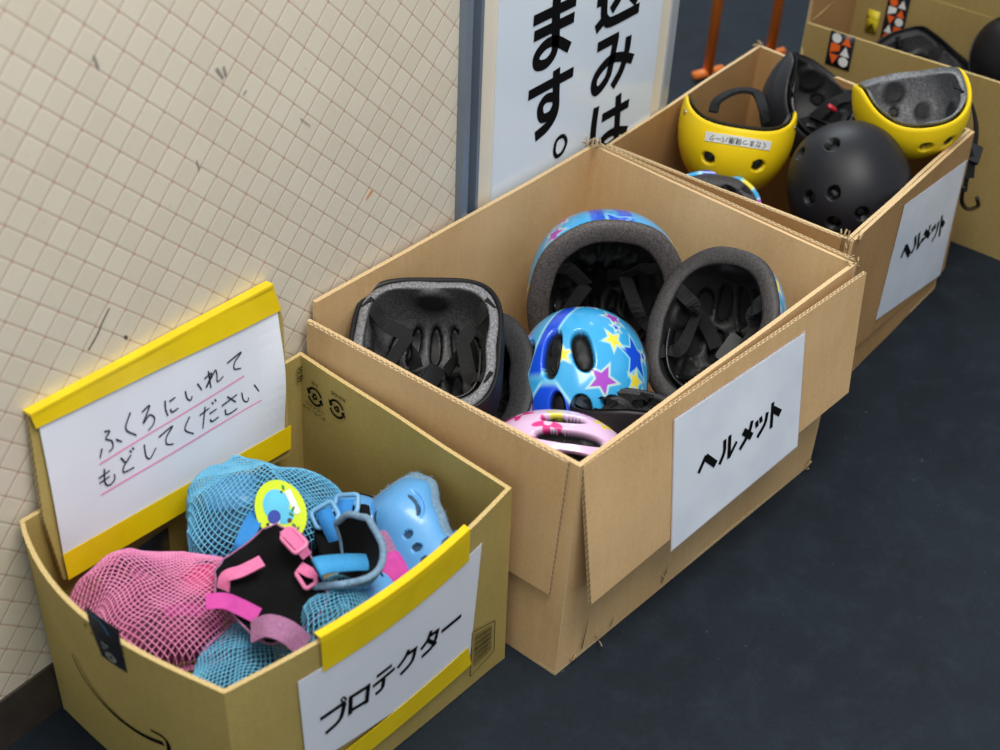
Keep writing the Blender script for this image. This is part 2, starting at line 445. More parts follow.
# ------------------------------------------------------------------ setting
def floor_mat():
    m = bpy.data.materials.new('rubber_floor'); n, l, b = nodes_of(m)
    tc = n.new('ShaderNodeTexCoord')
    n1 = n.new('ShaderNodeTexNoise'); n1.inputs['Scale'].default_value = 7; n1.inputs['Detail'].default_value = 6; n1.inputs['Roughness'].default_value = .65
    n2 = n.new('ShaderNodeTexNoise'); n2.inputs['Scale'].default_value = 320; n2.inputs['Detail'].default_value = 2
    l.new(tc.outputs['Object'], n1.inputs['Vector']); l.new(tc.outputs['Object'], n2.inputs['Vector'])
    r = n.new('ShaderNodeValToRGB'); r.color_ramp.elements[0].position = .28; r.color_ramp.elements[1].position = .75
    r.color_ramp.elements[0].color = (*lin((19, 26, 33)), 1); r.color_ramp.elements[1].color = (*lin((27, 36, 45)), 1)
    l.new(n1.outputs['Fac'], r.inputs['Fac'])
    mx = n.new('ShaderNodeMix'); mx.data_type = 'RGBA'; mx.blend_type = 'OVERLAY'; mx.inputs['Factor'].default_value = .35
    bw = n.new('ShaderNodeRGBToBW'); l.new(n2.outputs['Color'], bw.inputs['Color'])
    l.new(r.outputs['Color'], mx.inputs['A']); l.new(bw.outputs['Val'], mx.inputs['B'])
    n3 = n.new('ShaderNodeTexNoise'); n3.inputs['Scale'].default_value = 75; n3.inputs['Detail'].default_value = 1
    n4 = n.new('ShaderNodeTexNoise'); n4.inputs['Scale'].default_value = 24; n4.inputs['Detail'].default_value = 7; n4.inputs['Roughness'].default_value = .7
    l.new(tc.outputs['Object'], n3.inputs['Vector']); l.new(tc.outputs['Object'], n4.inputs['Vector'])
    r3 = n.new('ShaderNodeValToRGB'); r3.color_ramp.elements[0].position = .76; r3.color_ramp.elements[1].position = .80
    r3.color_ramp.elements[0].color = (0, 0, 0, 1); r3.color_ramp.elements[1].color = (.35, .35, .35, 1); l.new(n3.outputs['Fac'], r3.inputs['Fac'])
    r4 = n.new('ShaderNodeValToRGB'); r4.color_ramp.elements[0].position = .5; r4.color_ramp.elements[1].position = .78
    r4.color_ramp.elements[0].color = (0, 0, 0, 1); r4.color_ramp.elements[1].color = (.13, .13, .13, 1); l.new(n4.outputs['Fac'], r4.inputs['Fac'])
    ad = n.new('ShaderNodeMix'); ad.data_type = 'RGBA'; ad.blend_type = 'ADD'; ad.inputs['Factor'].default_value = 1.
    l.new(r3.outputs['Color'], ad.inputs['A']); l.new(r4.outputs['Color'], ad.inputs['B'])
    dm = n.new('ShaderNodeMix'); dm.data_type = 'RGBA'; dm.inputs['B'].default_value = (*lin((70, 82, 94)), 1)
    l.new(ad.outputs['Result'], dm.inputs['Factor']); l.new(mx.outputs['Result'], dm.inputs['A'])
    l.new(dm.outputs['Result'], b.inputs['Base Color'])
    b.inputs['Roughness'].default_value = .7; b.inputs['Specular IOR Level'].default_value = .2
    bp = n.new('ShaderNodeBump'); bp.inputs['Strength'].default_value = .25; bp.inputs['Distance'].default_value = .001
    l.new(n2.outputs['Fac'], bp.inputs['Height']); l.new(bp.outputs['Normal'], b.inputs['Normal'])
    return m
bm = bmesh.new(); add_box(bm, (1.6, .6, -.025), 7, 6, .05)
tag(obj('floor', bm, floor_mat(), smooth=False), kind='structure')

TT = .0245
def tile_mat():
    m = bpy.data.materials.new('mosaic_tile'); n, l, b = nodes_of(m)
    tc = n.new('ShaderNodeTexCoord'); sp = n.new('ShaderNodeSeparateXYZ'); l.new(tc.outputs['Object'], sp.inputs['Vector'])
    def M(op, a, bb=None, cc=None):
        k = n.new('ShaderNodeMath'); k.operation = op
        for i, x in enumerate((a, bb, cc)):
            if x is None: continue
            if isinstance(x, (int, float)): k.inputs[i].default_value = x
            else: l.new(x, k.inputs[i])
        return k.outputs[0]
    X = sp.outputs['X']; Z = M('SUBTRACT', sp.outputs['Z'], .72707)
    k = 1/(math.sqrt(2)*TT)
    u = M('MULTIPLY', M('SUBTRACT', X, Z), k); v = M('MULTIPLY', M('ADD', X, Z), k)
    def dist(q): return M('ABSOLUTE', M('SUBTRACT', M('FRACT', M('ADD', q, .5)), .5))   # 0 on a joint
    du, dv = dist(u), dist(v)
    mn = M('MINIMUM', du, dv); mxx = M('MAXIMUM', du, dv)
    nz = n.new('ShaderNodeTexNoise'); nz.inputs['Scale'].default_value = 6; nz.inputs['Detail'].default_value = 5
    l.new(tc.outputs['Object'], nz.inputs['Vector'])
    nf = n.new('ShaderNodeTexNoise'); nf.inputs['Scale'].default_value = 110; nf.inputs['Detail'].default_value = 3
    l.new(tc.outputs['Object'], nf.inputs['Vector'])
    # per-tile tone
    wn = n.new('ShaderNodeTexWhiteNoise'); wn.noise_dimensions = '2D'
    cb = n.new('ShaderNodeCombineXYZ'); l.new(M('FLOOR', u), cb.inputs[0]); l.new(M('FLOOR', v), cb.inputs[1]); l.new(cb.outputs[0], wn.inputs['Vector'])
    r = n.new('ShaderNodeValToRGB'); r.color_ramp.elements[0].color = (*lin((216, 206, 187)), 1); r.color_ramp.elements[1].color = (*lin((208, 197, 177)), 1)
    r.color_ramp.elements[0].position = .3; r.color_ramp.elements[1].position = .7
    l.new(M('ADD', M('MULTIPLY', nz.outputs['Fac'], .75), M('MULTIPLY', wn.outputs['Value'], .25)), r.inputs['Fac'])
    # dirty specks
    sk = n.new('ShaderNodeValToRGB'); sk.color_ramp.elements[0].position = .70; sk.color_ramp.elements[1].position = .82
    sk.color_ramp.elements[0].color = (0, 0, 0, 1); sk.color_ramp.elements[1].color = (.55, .55, .55, 1); l.new(nf.outputs['Fac'], sk.inputs['Fac'])
    m1 = n.new('ShaderNodeMix'); m1.data_type = 'RGBA'; m1.inputs['B'].default_value = (*lin((120, 112, 100)), 1)
    l.new(sk.outputs['Color'], m1.inputs['Factor']); l.new(r.outputs['Color'], m1.inputs['A'])
    # joints, with redder knots where they cross
    def ss(x, lo, hi):
        q = n.new('ShaderNodeMapRange'); q.interpolation_type = 'SMOOTHSTEP'
        q.inputs['From Min'].default_value = lo; q.inputs['From Max'].default_value = hi
        q.inputs['To Min'].default_value = 1; q.inputs['To Max'].default_value = 0
        l.new(x, q.inputs['Value']); return q.outputs['Result']
    joint = ss(mn, .012, .036)
    knot = ss(M('ADD', du, dv), .06, .10)
    g = n.new('ShaderNodeMix'); g.data_type = 'RGBA'; g.inputs['A'].default_value = (*lin((186, 163, 145)), 1); g.inputs['B'].default_value = (*lin((180, 134, 118)), 1)
    l.new(knot, g.inputs['Factor'])
    m2 = n.new('ShaderNodeMix'); m2.data_type = 'RGBA'; l.new(M('MULTIPLY', M('MAXIMUM', joint, knot), .9), m2.inputs['Factor'])
    l.new(m1.outputs['Result'], m2.inputs['A']); l.new(g.outputs['Result'], m2.inputs['B'])
    l.new(m2.outputs['Result'], b.inputs['Base Color'])
    b.inputs['Roughness'].default_value = .38
    hgt = M('SUBTRACT', 1., M('MAXIMUM', ss(mn, .015, .08), knot))
    bp = n.new('ShaderNodeBump'); bp.inputs['Strength'].default_value = .3; bp.inputs['Distance'].default_value = .0010
    l.new(hgt, bp.inputs['Height']); l.new(bp.outputs['Normal'], b.inputs['Normal'])
    return m
bm = bmesh.new(); add_box(bm, (-.4775, .06, .98), 2.045, .12, 1.84)
wall = tag(obj('wall_back', bm, tile_mat(), smooth=False), kind='structure')
# base coving
BASE = mat('brown_skirting', (66, 58, 51), .5, (54, 47, 42), 40, bump=.2)
bm = bmesh.new(); add_box(bm, (-.4775, .0585, .032), 2.045, .123, .064)
tag(obj('baseboard_back', bm, BASE, smooth=False), kind='structure')
# scuffs on the tiles
SCUFF = mat('dark_scuff', (84, 74, 62), .7); RUST = mat('orange_mark', (222, 140, 84), .7); SMUDGE = mat('grey_smudge', (150, 147, 138), .7)
FW = Frame((0, 0, 0), (1, 0, 0), (0, 0, -1))
bm = bmesh.new()
stroke(bm, FW, [(0.0517, 0.4266), (0.0421, 0.4163), (0.0349, 0.4069), (0.0228, 0.3957)], .0028, .0004, taper=(.5, .6))
stroke(bm, FW, [(0.0633, 0.3889), (0.0662, 0.3849)], .003, .0004)
o = obj('scuff_mark', bm, SCUFF, wall)
bm = bmesh.new(); stroke(bm, FW, [(0.4032, 0.3931), (0.3935, 0.3863)], .004, .0004, taper=(1, .4)); obj('orange_mark', bm, RUST, wall)
bm = bmesh.new()
for pts, ww in (([(0.2013, 0.6076), (0.2084, 0.5953)], .005), ([(0.2096, 0.6065), (0.2122, 0.5959)], .004), ([(0.2308, 0.5710), (0.2348, 0.5736)], .003), ([(0.0733, 0.6651), (0.0764, 0.6526)], .004), ([(0.3018, 0.5186), (0.3148, 0.5048)], .0016), ([(0.1683, 0.5287), (0.1706, 0.5173)], .002)):
    stroke(bm, FW, pts, ww, .0004, taper=(.6, .5))
obj('smudge', bm, SMUDGE, wall)

# door leaf with its metal frame, beyond the tiled part
CREAM = mat('cream_door_panel', (224, 214, 196), .45, (216, 206, 188), 8)
ALU = mat('grey_metal_frame', (120, 132, 146), .35, (108, 119, 133), 6, metal=.2)
ALUL = mat('light_metal_frame', (168, 174, 182), .35, (156, 163, 172), 6, metal=.2)
bm = bmesh.new(); add_box(bm, (.786, .060, .95), .41, .12, 1.9)
dr = tag(obj('door_1', bm, CREAM, smooth=False), kind='structure')
bm = bmesh.new(); add_box(bm, (.5505, .055, .95), .011, .13, 1.9); add_box(bm, (.566, .06, .95), .020, .11, 1.9); add_box(bm, (.5785, .056, .95), .005, .124, 1.9)
tag(obj('trim_1', bm, ALU, smooth=False), kind='structure')
bm = bmesh.new(); add_box(bm, (.9965, .060, .95), .012, .126, 1.9); add_box(bm, (1.010, .062, .95), .014, .118, 1.9)
tag(obj('trim_2', bm, ALUL, smooth=False), kind='structure')

# big notice on the door
sg = thing('notice_board', 'large white notice with bold black vertical lettering on the cream door', 'notice', (.788, .01, .24))
bm = bmesh.new(); sheet(bm, FW, [(.6125, 1.05), (.963, 1.05), (.963, .24), (.6125, .24)], .0002, .0028, 2, 2)
SIGNM = mat('notice_film', (216, 226, 236), .18, (212, 222, 233), 6)
obj('board', bm, SIGNM, sg, smooth=False, world=True)
bm = bmesh.new(); GH = .0033
def segw(pts, w, **k): stroke(bm, FW, pts, w, GH, **k)
B_, C_ = .0136, .0165
segw([(0.6763, 0.4961), (0.7604, 0.4946)], B_); segw([(0.6790, 0.4761), (0.7587, 0.4744)], B_)
segw([(0.7207, 0.5152), (0.7208, 0.4917), (0.7236, 0.4560)], C_)
segw([(0.7226, 0.4671), (0.7223, 0.4429), (0.7080, 0.4329), (0.6897, 0.4364), (0.6871, 0.4484), (0.7034, 0.4576), (0.7248, 0.4549), (0.7539, 0.4367)], B_*1.02)
segw([(0.6748, 0.4023), (0.7663, 0.4007)], B_*.98); segw([(0.7297, 0.4171), (0.7320, 0.3842), (0.7325, 0.3588), (0.7182, 0.3453), (0.6936, 0.3400)], B_*1.08)
segw([(0.7302, 0.3804), (0.7115, 0.3848), (0.7007, 0.3765), (0.7057, 0.3611), (0.7223, 0.3592), (0.7305, 0.3668)], B_*.92)
segw([(0.7579, 0.3151), (0.7623, 0.3042), (0.7549, 0.2935), (0.7433, 0.2927), (0.7374, 0.3027), (0.7400, 0.3152), (0.7493, 0.3182), (0.7579, 0.3151)], .0058)
segw([(0.8155, 0.4151), (0.8623, 0.4143)], B_); segw([(0.8571, 0.4173), (0.8516, 0.3875), (0.8448, 0.3642), (0.8241, 0.3528), (0.8146, 0.3624), (0.8201, 0.3768), (0.8442, 0.3874), (0.8703, 0.3837), (0.9020, 0.3696)], B_*.98)
segw([(0.8864, 0.4068), (0.8849, 0.3868), (0.8765, 0.3638), (0.8581, 0.3458)], B_)
segw([(0.8215, 0.4823), (0.8237, 0.4558), (0.8294, 0.4466), (0.8434, 0.4406), (0.9042, 0.4394)], B_*1.02); segw([(0.8260, 0.4498), (0.8081, 0.4409)], B_)
segw([(0.8563, 0.4696), (0.8395, 0.4562)], B_); segw([(0.8825, 0.4631), (0.8984, 0.4496)], B_); segw([(0.8065, 0.4765), (0.8236, 0.4758)], B_)
segw([(0.8257, 0.3295), (0.8233, 0.3005), (0.8240, 0.2612)], B_); segw([(0.8409, 0.3074), (0.9038, 0.3055)], B_*.95)
segw([(0.8763, 0.3283), (0.8796, 0.2796), (0.8789, 0.2608), (0.8570, 0.2570)], B_); segw([(0.9062, 0.2642), (0.8792, 0.2742), (0.8565, 0.2762), (0.8428, 0.2692), (0.8599, 0.2542)], B_*.9)
obj('lettering', bm, INK, sg, smooth=False, world=True)

# orange tubular barrier standing beyond the door
ORG = mat('orange_paint', (250, 136, 52), .4, (244, 128, 46), 30)
br = thing('barrier_stand', 'orange tubular steel barrier standing on the floor behind the boxes', 'barrier', (1.66, .235, 0))
for p0, dx in ((V((1.600, .256, 0)), .0), (V((1.745, .208, 0)), .0)):
    bm = bmesh.new(); tube(bm, [p0+V((0, 0, .010)), p0+V((0, 0, .92))], .0098, 12); obj('post', bm, ORG, br, world=True)
    bm = bmesh.new(); tube(bm, [p0+V((-.030, .012, .0105)), p0+V((.03, -.012, .0105))], .0080, 12); obj('foot', bm, ORG, br, world=True)
bm = bmesh.new(); tube(bm, [V((1.600, .256, .92)), V((1.745, .208, .92))], .0098, 12); obj('top_rail', bm, ORG, br, world=True)

# ------------------------------------------------------------------ boxes
def sub(name, bm, m, smooth=False, par=None):
    o = obj(name, bm, m, par, smooth=smooth); o.matrix_parent_inverse = world_inv(par); return o
def carton(name, label, B, T, th, mats, seeds, loc, flaps=(), bul=(0, 0, 0, 0), base=True, group=None, backtop=None):
    """B,T: bottom and top corners: wall-left, front-left, front-right, wall-right"""
    t = thing(name, label, 'box', loc, group)
    B = [V(p) for p in B]; T = [V(p) for p in T]
    for i, nm in enumerate(('side_panel', 'front_panel', 'side_panel', 'back_panel')):
        j = (i+1) % 4
        a, b = T[i].copy(), T[j].copy(); c, d = B[j].copy(), B[i].copy()
        if i == 3 and backtop: a, b = V(backtop[0]), V(backtop[1])
        o = panel(nm, t, a, b, c, d, th, mats, seed=seeds+i, bulge=bul[i], nx=18, ny=10, bexp=.85 if i == 0 else 1., wob=.0012 if not bul[i] else 0.)
        o.matrix_parent_inverse = world_inv(t)
    q = [p+V((0, 0, .003)) for p in B]
    bm = bmesh.new(); slab(bm, q[0], q[3], q[2], q[1], .004, 4, 4, wob=0); bmesh.ops.recalc_face_normals(bm, faces=bm.faces[:])
    obj('base_panel', bm, mats, t, smooth=False, world=True)
    return t

# --- front carton with the protectors
b1B = [(-.080, -.006, .001), (-.088, -.279, .001), (.262, -.310, .001), (.272, -.006, .001)]
b1T = [(-.082, -.006, .265), (-.0895, -.276, .2405), (.257, -.309, .249), (.280, -.006, .250)]
box1 = carton('cardboard_box', 'open olive-brown cardboard box of pads and net bags, nearest the camera', b1B, b1T, .0045, [OLIVE, FOLD_O], 3, (.09, -.15, .0), bul=(.030, .020, 0, 0))
F1 = Frame((-.0895, -.276, .2405), (.257, -.309, .249), (-.0875, -.279, 0))
def frontwave(a, b):
    s = min(1, max(0, a/.349)); t = min(1, max(0, -b/.245))
    return .020*math.sin(PI*s)*(1-.85*t)
F1l = Frame((-.082, -.004, .265), (-.09, -.276, .246), (-.08, -.004, 0))

# paper on its front
p1 = [(0.0669, -0.0335), (0.2977, -0.0320), (0.2861, -0.1872), (0.0699, -0.1620)]
bm = bmesh.new(); sheet(bm, F1, p1, .0011, .0004, 24, 16, bw=frontwave)
pp = obj('paper_sign', bm, PAPER, box1, world=True, smooth=False)
bm = bmesh.new(); gh = .0016
def ink(fr, pts, w, wave=None, h=None, **k):
    stroke(bm, fr, pts, w, gh if h is None else h, wave=wave, **k)
FWV = frontwave
ink(F1, [(0.0869, -0.1032), (0.1155, -0.1025)], .0052, FWV)
ink(F1, [(0.1146, -0.1032), (0.1087, -0.1226), (0.0924, -0.1291)], .0052, FWV)
ink(F1, [(0.1135, -0.0927), (0.1162, -0.0990), (0.1133, -0.1012), (0.1109, -0.0948), (0.1135, -0.0927)], .0020, FWV)
ink(F1, [(0.1218, -0.0984), (0.1207, -0.1262)], .0050, FWV)
ink(F1, [(0.1205, -0.1005), (0.1442, -0.1027)], .0050, FWV)
ink(F1, [(0.1426, -0.0996), (0.1405, -0.1269)], .0050, FWV)
ink(F1, [(0.1214, -0.1211), (0.1416, -0.1242)], .0050, FWV)
ink(F1, [(0.1528, -0.0983), (0.1719, -0.0978)], .0048, FWV)
ink(F1, [(0.1481, -0.1090), (0.1760, -0.1060)], .0048, FWV)
ink(F1, [(0.1618, -0.1078), (0.1601, -0.1211), (0.1517, -0.1237)], .0050, FWV)
ink(F1, [(0.1936, -0.0938), (0.1885, -0.1021), (0.1794, -0.1091)], .0050, FWV)
ink(F1, [(0.1894, -0.0995), (0.2048, -0.1006)], .0048, FWV)
ink(F1, [(0.2032, -0.0986), (0.1981, -0.1159), (0.1834, -0.1225)], .0052, FWV)
ink(F1, [(0.2241, -0.0928), (0.2193, -0.1030), (0.2105, -0.1091)], .0050, FWV)
ink(F1, [(0.2212, -0.0991), (0.2355, -0.1009)], .0046, FWV)
ink(F1, [(0.2339, -0.0994), (0.2278, -0.1175), (0.2118, -0.1216)], .0050, FWV)
ink(F1, [(0.2198, -0.1035), (0.2316, -0.1198)], .0046, FWV)
ink(F1, [(0.2393, -0.1080), (0.2684, -0.1098)], .0050, FWV)
sub('lettering', bm, INK, False, pp)
for q, hh in (([(0.0909, 0.0077), (0.2764, 0.0050), (0.2768, -0.0374), (0.0921, -0.0393)], .0020), ([(0.2818, -0.1702), (0.2878, -0.2026), (0.1134, -0.2076), (0.0957, -0.1770)], .0022)):
    bm = bmesh.new(); sheet(bm, F1, q, hh, .0004, 16, 6, bw=frontwave)
    sub('tape_strip', bm, YTAPE, False, pp)
# the tape folded over the rim of the panel
q = [(0.0909, 0.0077), (0.2764, 0.0050)]
bm = bmesh.new(); sheet(bm, F1, [(q[0][0], q[0][1]+.0008), (q[1][0], q[1][1]+.0008), (q[1][0], q[1][1]-.0003), (q[0][0], q[0][1]-.0003)], -.0058, .0080, 16, 1, bw=frontwave)
sub('tape_strip', bm, YTAPE, False, pp)
# barcode panel printed on the carton
bm = bmesh.new()
bc = [(0.2879, -0.1540), (0.3248, -0.1681), (0.3249, -0.2152), (0.2878, -0.2238)]
BQ = [V((a, b, 0)) for a, b in bc]
def bq(s, t): 
    p = (BQ[0]*(1-s)+BQ[1]*s)*(1-t)+(BQ[3]*(1-s)+BQ[2]*s)*t
    return (p.x, p.y)
for a, b in (((0, 0), (1, 0)), ((1, 0), (1, 1)), ((1, 1), (0, 1)), ((0, 1), (0, 0))):
    stroke(bm, F1, [bq(*a), bq(*b)], .0012, .0012, wave=frontwave)
for k in range(17):
    t_ = .1+k*.045
    stroke(bm, F1, [bq(.12, t_), bq(.86, t_)], .0007+.0008*((k*7) % 3)/2, .0012, wave=frontwave)
obj('barcode', bm, INK, box1, smooth=False, world=True)

# black tape, smile arrow on the left side
F1b = Frame((-.082, -.006, .265), (-.0895, -.276, .2405), (-.08, -.006, 0))
def sidewave(a, b):
    s = min(1, max(0, a/.272)); t = min(1, max(0, -b/.255))
    return .030*math.sin(PI*s**.85)*(1-.85*t)
tq = [(0.1340, 0.0215), (0.1726, 0.0198), (0.1722, -0.0432), (0.1425, -0.0437)]
bm = bmesh.new()
sheet(bm, F1b, tq, .0007, .0004, 8, 6, bw=sidewave)
tp = obj('packing_tape', bm, BLACKTAPE, box1, world=True, smooth=False)
bm = bmesh.new()
GREYPR = mat('grey_print', (150, 152, 150), .6); TEAL = mat('blue_print', (40, 92, 128), .6)
c0 = [(0.1573, -0.0312)][0]
for k in range(2):
    rr = .0055-.002*k
    stroke(bm, F1b, [(c0[0]+rr*math.cos(a*PI/6), c0[1]+rr*math.sin(a*PI/6)) for a in range(13)], .0014, .0016, wave=sidewave)
stroke(bm, F1b, [(0.1490, -0.0142), (0.1567, -0.0164)], .0025, .0016, wave=sidewave); stroke(bm, F1b, [(0.1485, -0.0223), (0.1517, -0.0239)], .0025, .0016, wave=sidewave)
o = obj('tape_print', bm, GREYPR, tp, smooth=False); o.matrix_parent_inverse = world_inv(tp)
bm = bmesh.new()
stroke(bm, F1b, [(0.1410, 0.0184), (0.1502, 0.0164), (0.1575, 0.0101), (0.1603, 0.0042)], .0032, .0016, wave=sidewave)
o = obj('tape_print', bm, TEAL, tp, smooth=False); o.matrix_parent_inverse = world_inv(tp)
bm = bmesh.new()
sm = [(0.0859, -0.0984), (0.0938, -0.1211), (0.1119, -0.1386), (0.1397, -0.1469), (0.1718, -0.1430), (0.2016, -0.1307)]
stroke(bm, F1b, sm, .0052, .0012, taper=(.35, 1.25), wave=sidewave)
stroke(bm, F1b, [(0.1876, -0.1205), (0.2009, -0.1180), (0.2071, -0.1238), (0.2074, -0.1403)], .0052, .0014, taper=(.6, 1.1), wave=sidewave)
obj('smile_print', bm, INK, box1, smooth=False, world=True)
for a in ([(0.1299, -0.0062), (0.1301, -0.0105)], [(0.1360, -0.0125), (0.1378, -0.0154)], [(0.1715, -0.0218), (0.1722, -0.0243)]):
    bm = bmesh.new(); stroke(bm, F1b, a, .002, .0012, wave=sidewave)
    obj('ink_speck', bm, INK, box1, smooth=False, world=True)

# dark printed label inside on the wall-side panel
FB1 = Frame((-.082, -.0115, .265), (.28, -.0115, .25), (-.08, -.0115, 0))
bm = bmesh.new(); sheet(bm, FB1, [(.075, -.115), (.16, -.112), (.16, -.20), (.075, -.20)], .0008, .0004, 6, 4)
lb = obj('inner_label', bm, BLACKTAPE, box1, world=True)
bm = bmesh.new()
for k in range(4): stroke(bm, FB1, [(.085, -.148-.008*k), (.108+.006*(k % 2), -.148-.008*k)], .0028, .0013)
for k in range(3): stroke(bm, FB1, [(.125, -.150-.009*k), (.15, -.150-.009*k)], .0028, .0013)
o = obj('label_print', bm, TEAL, lb, smooth=False); o.matrix_parent_inverse = world_inv(lb)
bm = bmesh.new(); flat_poly(bm, FB1, [(.092, -.128), (.104, -.128), (.106, -.140), (.09, -.140)], .0013)
o = obj('label_print', bm, mat('tan_print', (176, 128, 70), .6), lb, smooth=False); o.matrix_parent_inverse = world_inv(lb)

# recycling marks printed upside down on the inside of the right panel
FRI = Frame((.2755, -.006, .249), (.2525, -.309, .249), (.2675, -.006, 0))
bm = bmesh.new()
for (cx, cy), rr in (([(0.0278, -0.0408)][0], .0105), ([(0.0625, -0.0375)][0], .0105)):
    for a0 in (20, 200):
        stroke(bm, FRI, [(cx+rr*math.cos(math.radians(a0+k*15)), cy+rr*math.sin(math.radians(a0+k*15))) for k in range(10)], .0028, .0016)
        a1 = math.radians(a0+150)
        flat_poly(bm, FRI, [(cx+(rr+.004)*math.cos(a1-.25), cy+(rr+.004)*math.sin(a1-.25)), (cx+rr*math.cos(a1+.35), cy+rr*math.sin(a1+.35)), (cx+(rr-.004)*math.cos(a1-.25), cy+(rr-.004)*math.sin(a1-.25))], .0016)
    for k in range(5):
        a = k*2.4+cx*40
        stroke(bm, FRI, [(cx+.005*math.cos(a), cy+.005*math.sin(a)), (cx+.004*math.cos(a+2.2), cy+.004*math.sin(a+2.2))], .0016, .0016)
rm = obj('recycling_mark', bm, INK, box1, smooth=False, world=True)

def text_mesh(name, body, size, mat_, parent, fr, u, v, h, ang=0., bold=0., xs=1.):
    cu = bpy.data.curves.new(name, 'FONT'); cu.body = body; cu.size = size; cu.align_x = 'CENTER'; cu.align_y = 'CENTER'; cu.offset = bold; cu.resolution_u = 3
    tmp = bpy.data.objects.new(name, cu); COL.objects.link(tmp)
    dg = bpy.context.evaluated_depsgraph_get(); dg.update()
    me = bpy.data.meshes.new_from_object(tmp.evaluated_get(dg))
    bpy.data.objects.remove(tmp)
    me.materials.clear(); me.materials.append(mat_)
    o = bpy.data.objects.new(name, me); COL.objects.link(o)
    c, s = math.cos(ang), math.sin(ang)
    X = fr.x*c+fr.y*s; Y = -fr.x*s+fr.y*c; p = fr.at(u, v, h)
    M = Matrix((X*xs, Y, fr.n)).transposed().to_4x4(); M.translation = p
    me.transform(M)
    o.parent = parent; o.matrix_parent_inverse = world_inv(parent)
    return o
t1 = [(0.0260, -0.0568)][0]
text_mesh('lettering', 'ダンボールは', .0062, INK, box1, FRI, .026, -.063, .0016, PI)
text_mesh('lettering', 'リサイクル', .0062, INK, box1, FRI, .0275, -.0555, .0016, PI)
text_mesh('lettering', '外装', .0055, INK, box1, FRI, .0275, -.0235, .0016, PI)
text_mesh('lettering', '紙製容器', .0055, INK, box1, FRI, .0645, -.0195, .0016, PI)

# --- placard standing in the wall side of the front carton, taped to it
FP = Frame((-.06, -.006, .37), (.25, -.006, .37), (-.06, -.026, .16))
bd = [(0.0079, 0.0012), (0.3011, -0.0128), (0.3120, -0.0579), (0.2945, -0.2254), (-0.0011, -0.1876), (-0.0043, -0.1114)]
bm = bmesh.new()
top = [FP.at(a, b, 0) for a, b in bd]; bot = [FP.at(a, b, -.0045) for a, b in bd]
uvl = bm.loops.layers.uv.new('UV')
tv = [bm.verts.new(p) for p in top]; bv = [bm.verts.new(p) for p in bot]
bm.faces.new(tv[::-1]); bm.faces.new(bv)
for i in range(len(tv)):
    k = (i+1) % len(tv); f = bm.faces.new([tv[i], tv[k], bv[k], bv[i]]); f.material_index = 1
    d = (tv[i].co-tv[k].co).length
    for lp, ww in zip(f.loops, ((0, 0), (d, 0), (d, 1), (0, 1))): lp[uvl].uv = ww
bmesh.ops.recalc_face_normals(bm, faces=bm.faces[:])
pl = obj('placard', bm, [OLIVE, FLUTE_O], box1, smooth=False, world=True)
pw = lambda s, t: .0012*math.sin(6*s+2)*math.sin(PI*t)+.001*math.sin(11*s+5*t)*s+(.004*(s-.9)*10*math.sin(PI*t)**2 if s > .9 else 0)
bm = bmesh.new(); sheet(bm, FP, [(0.0137, -0.0132), (0.3053, -0.0375), (0.2896, -0.1911), (0.0034, -0.1607)], .0022, .0004, 30, 12, wave=pw)
sub('paper', bm, PAPER, False, pl)
PQ = [V((a, b, 0)) for a, b in [(0.0137, -0.0132), (0.3053, -0.0375), (0.2896, -0.1911), (0.0034, -0.1607)]]
def pwave(a, b):
    s = min(1, max(0, (a-PQ[0].x)/(PQ[1].x-PQ[0].x))); ty = PQ[0].y+(PQ[1].y-PQ[0].y)*s; by = PQ[3].y+(PQ[2].y-PQ[3].y)*s
    return pw(s, min(1, max(0, (ty-b)/(ty-by))))
bm = bmesh.new(); hw = .0017; hh = .0030
for g, x0, x1, y0, y1 in (('fu', .0635, .0925, -.086, -.057), ('ku', .096, .1125, -.085, -.054), ('ro', .1165, .1355, -.087, -.059), ('ni', .145, .1625, -.085, -.064), ('i', .1705, .194, -.084, -.066), ('re', .197, .2225, -.0835, -.061), ('te', .2275, .2495, -.083, -.0625),
                          ('mo', .0560, .078, -.1175, -.0955), ('do', .082, .103, -.1165, -.094), ('shi', .112, .1285, -.118, -.0975), ('te', .132, .152, -.119, -.096), ('ku', .1615, .177, -.1225, -.098), ('da', .1845, .2085, -.123, -.099), ('sa', .2115, .237, -.1255, -.1035), ('i', .238, .264, -.126, -.107)):
    glyph(bm, FP, g, (x0, y0, x1-x0, y1-y0), hw, hh, taper=(1.1, .85), wave=pwave)
sub('lettering', bm, INKBLUE, False, pl)
bm = bmesh.new()
for a in ([(.0627, -.0885), (.155, -.0915), (.2475, -.0930)], [(.0565, -.121), (.16, -.128), (.2645, -.1325)]):
    stroke(bm, FP, a, .0017, .0028, wave=pwave)
sub('underline', bm, PINKINK, False, pl)
bm = bmesh.new(); sheet(bm, FP, [(0.0070, 0.0018), (0.3013, -0.0117), (0.3084, -0.0451), (0.0093, -0.0138)], .0042, .0005, 20, 3, wave=lambda s, t: pw(s, 0))
sub('tape_strip', bm, YTAPE, False, pl)
bm = bmesh.new()
q = [(0.0070, 0.0018), (0.3013, -0.0117), (0.3013, -0.0117), (0.0070, 0.0018)]
sheet(bm, FP, [(q[0][0], q[0][1]+.002), (q[1][0], q[1][1]+.002), (q[1][0], q[1][1]-.001), (q[0][0], q[0][1]-.001)], -.0055, .011, 20, 1)
sub('tape_strip', bm, YTAPE, False, pl)
bm = bmesh.new(); sheet(bm, FP, [(0.0023, -0.1562), (0.2981, -0.1855), (0.2934, -0.2137), (0.0014, -0.1869)], .0040, .0005, 20, 3)
sub('tape_strip', bm, YTAPE, False, pl)
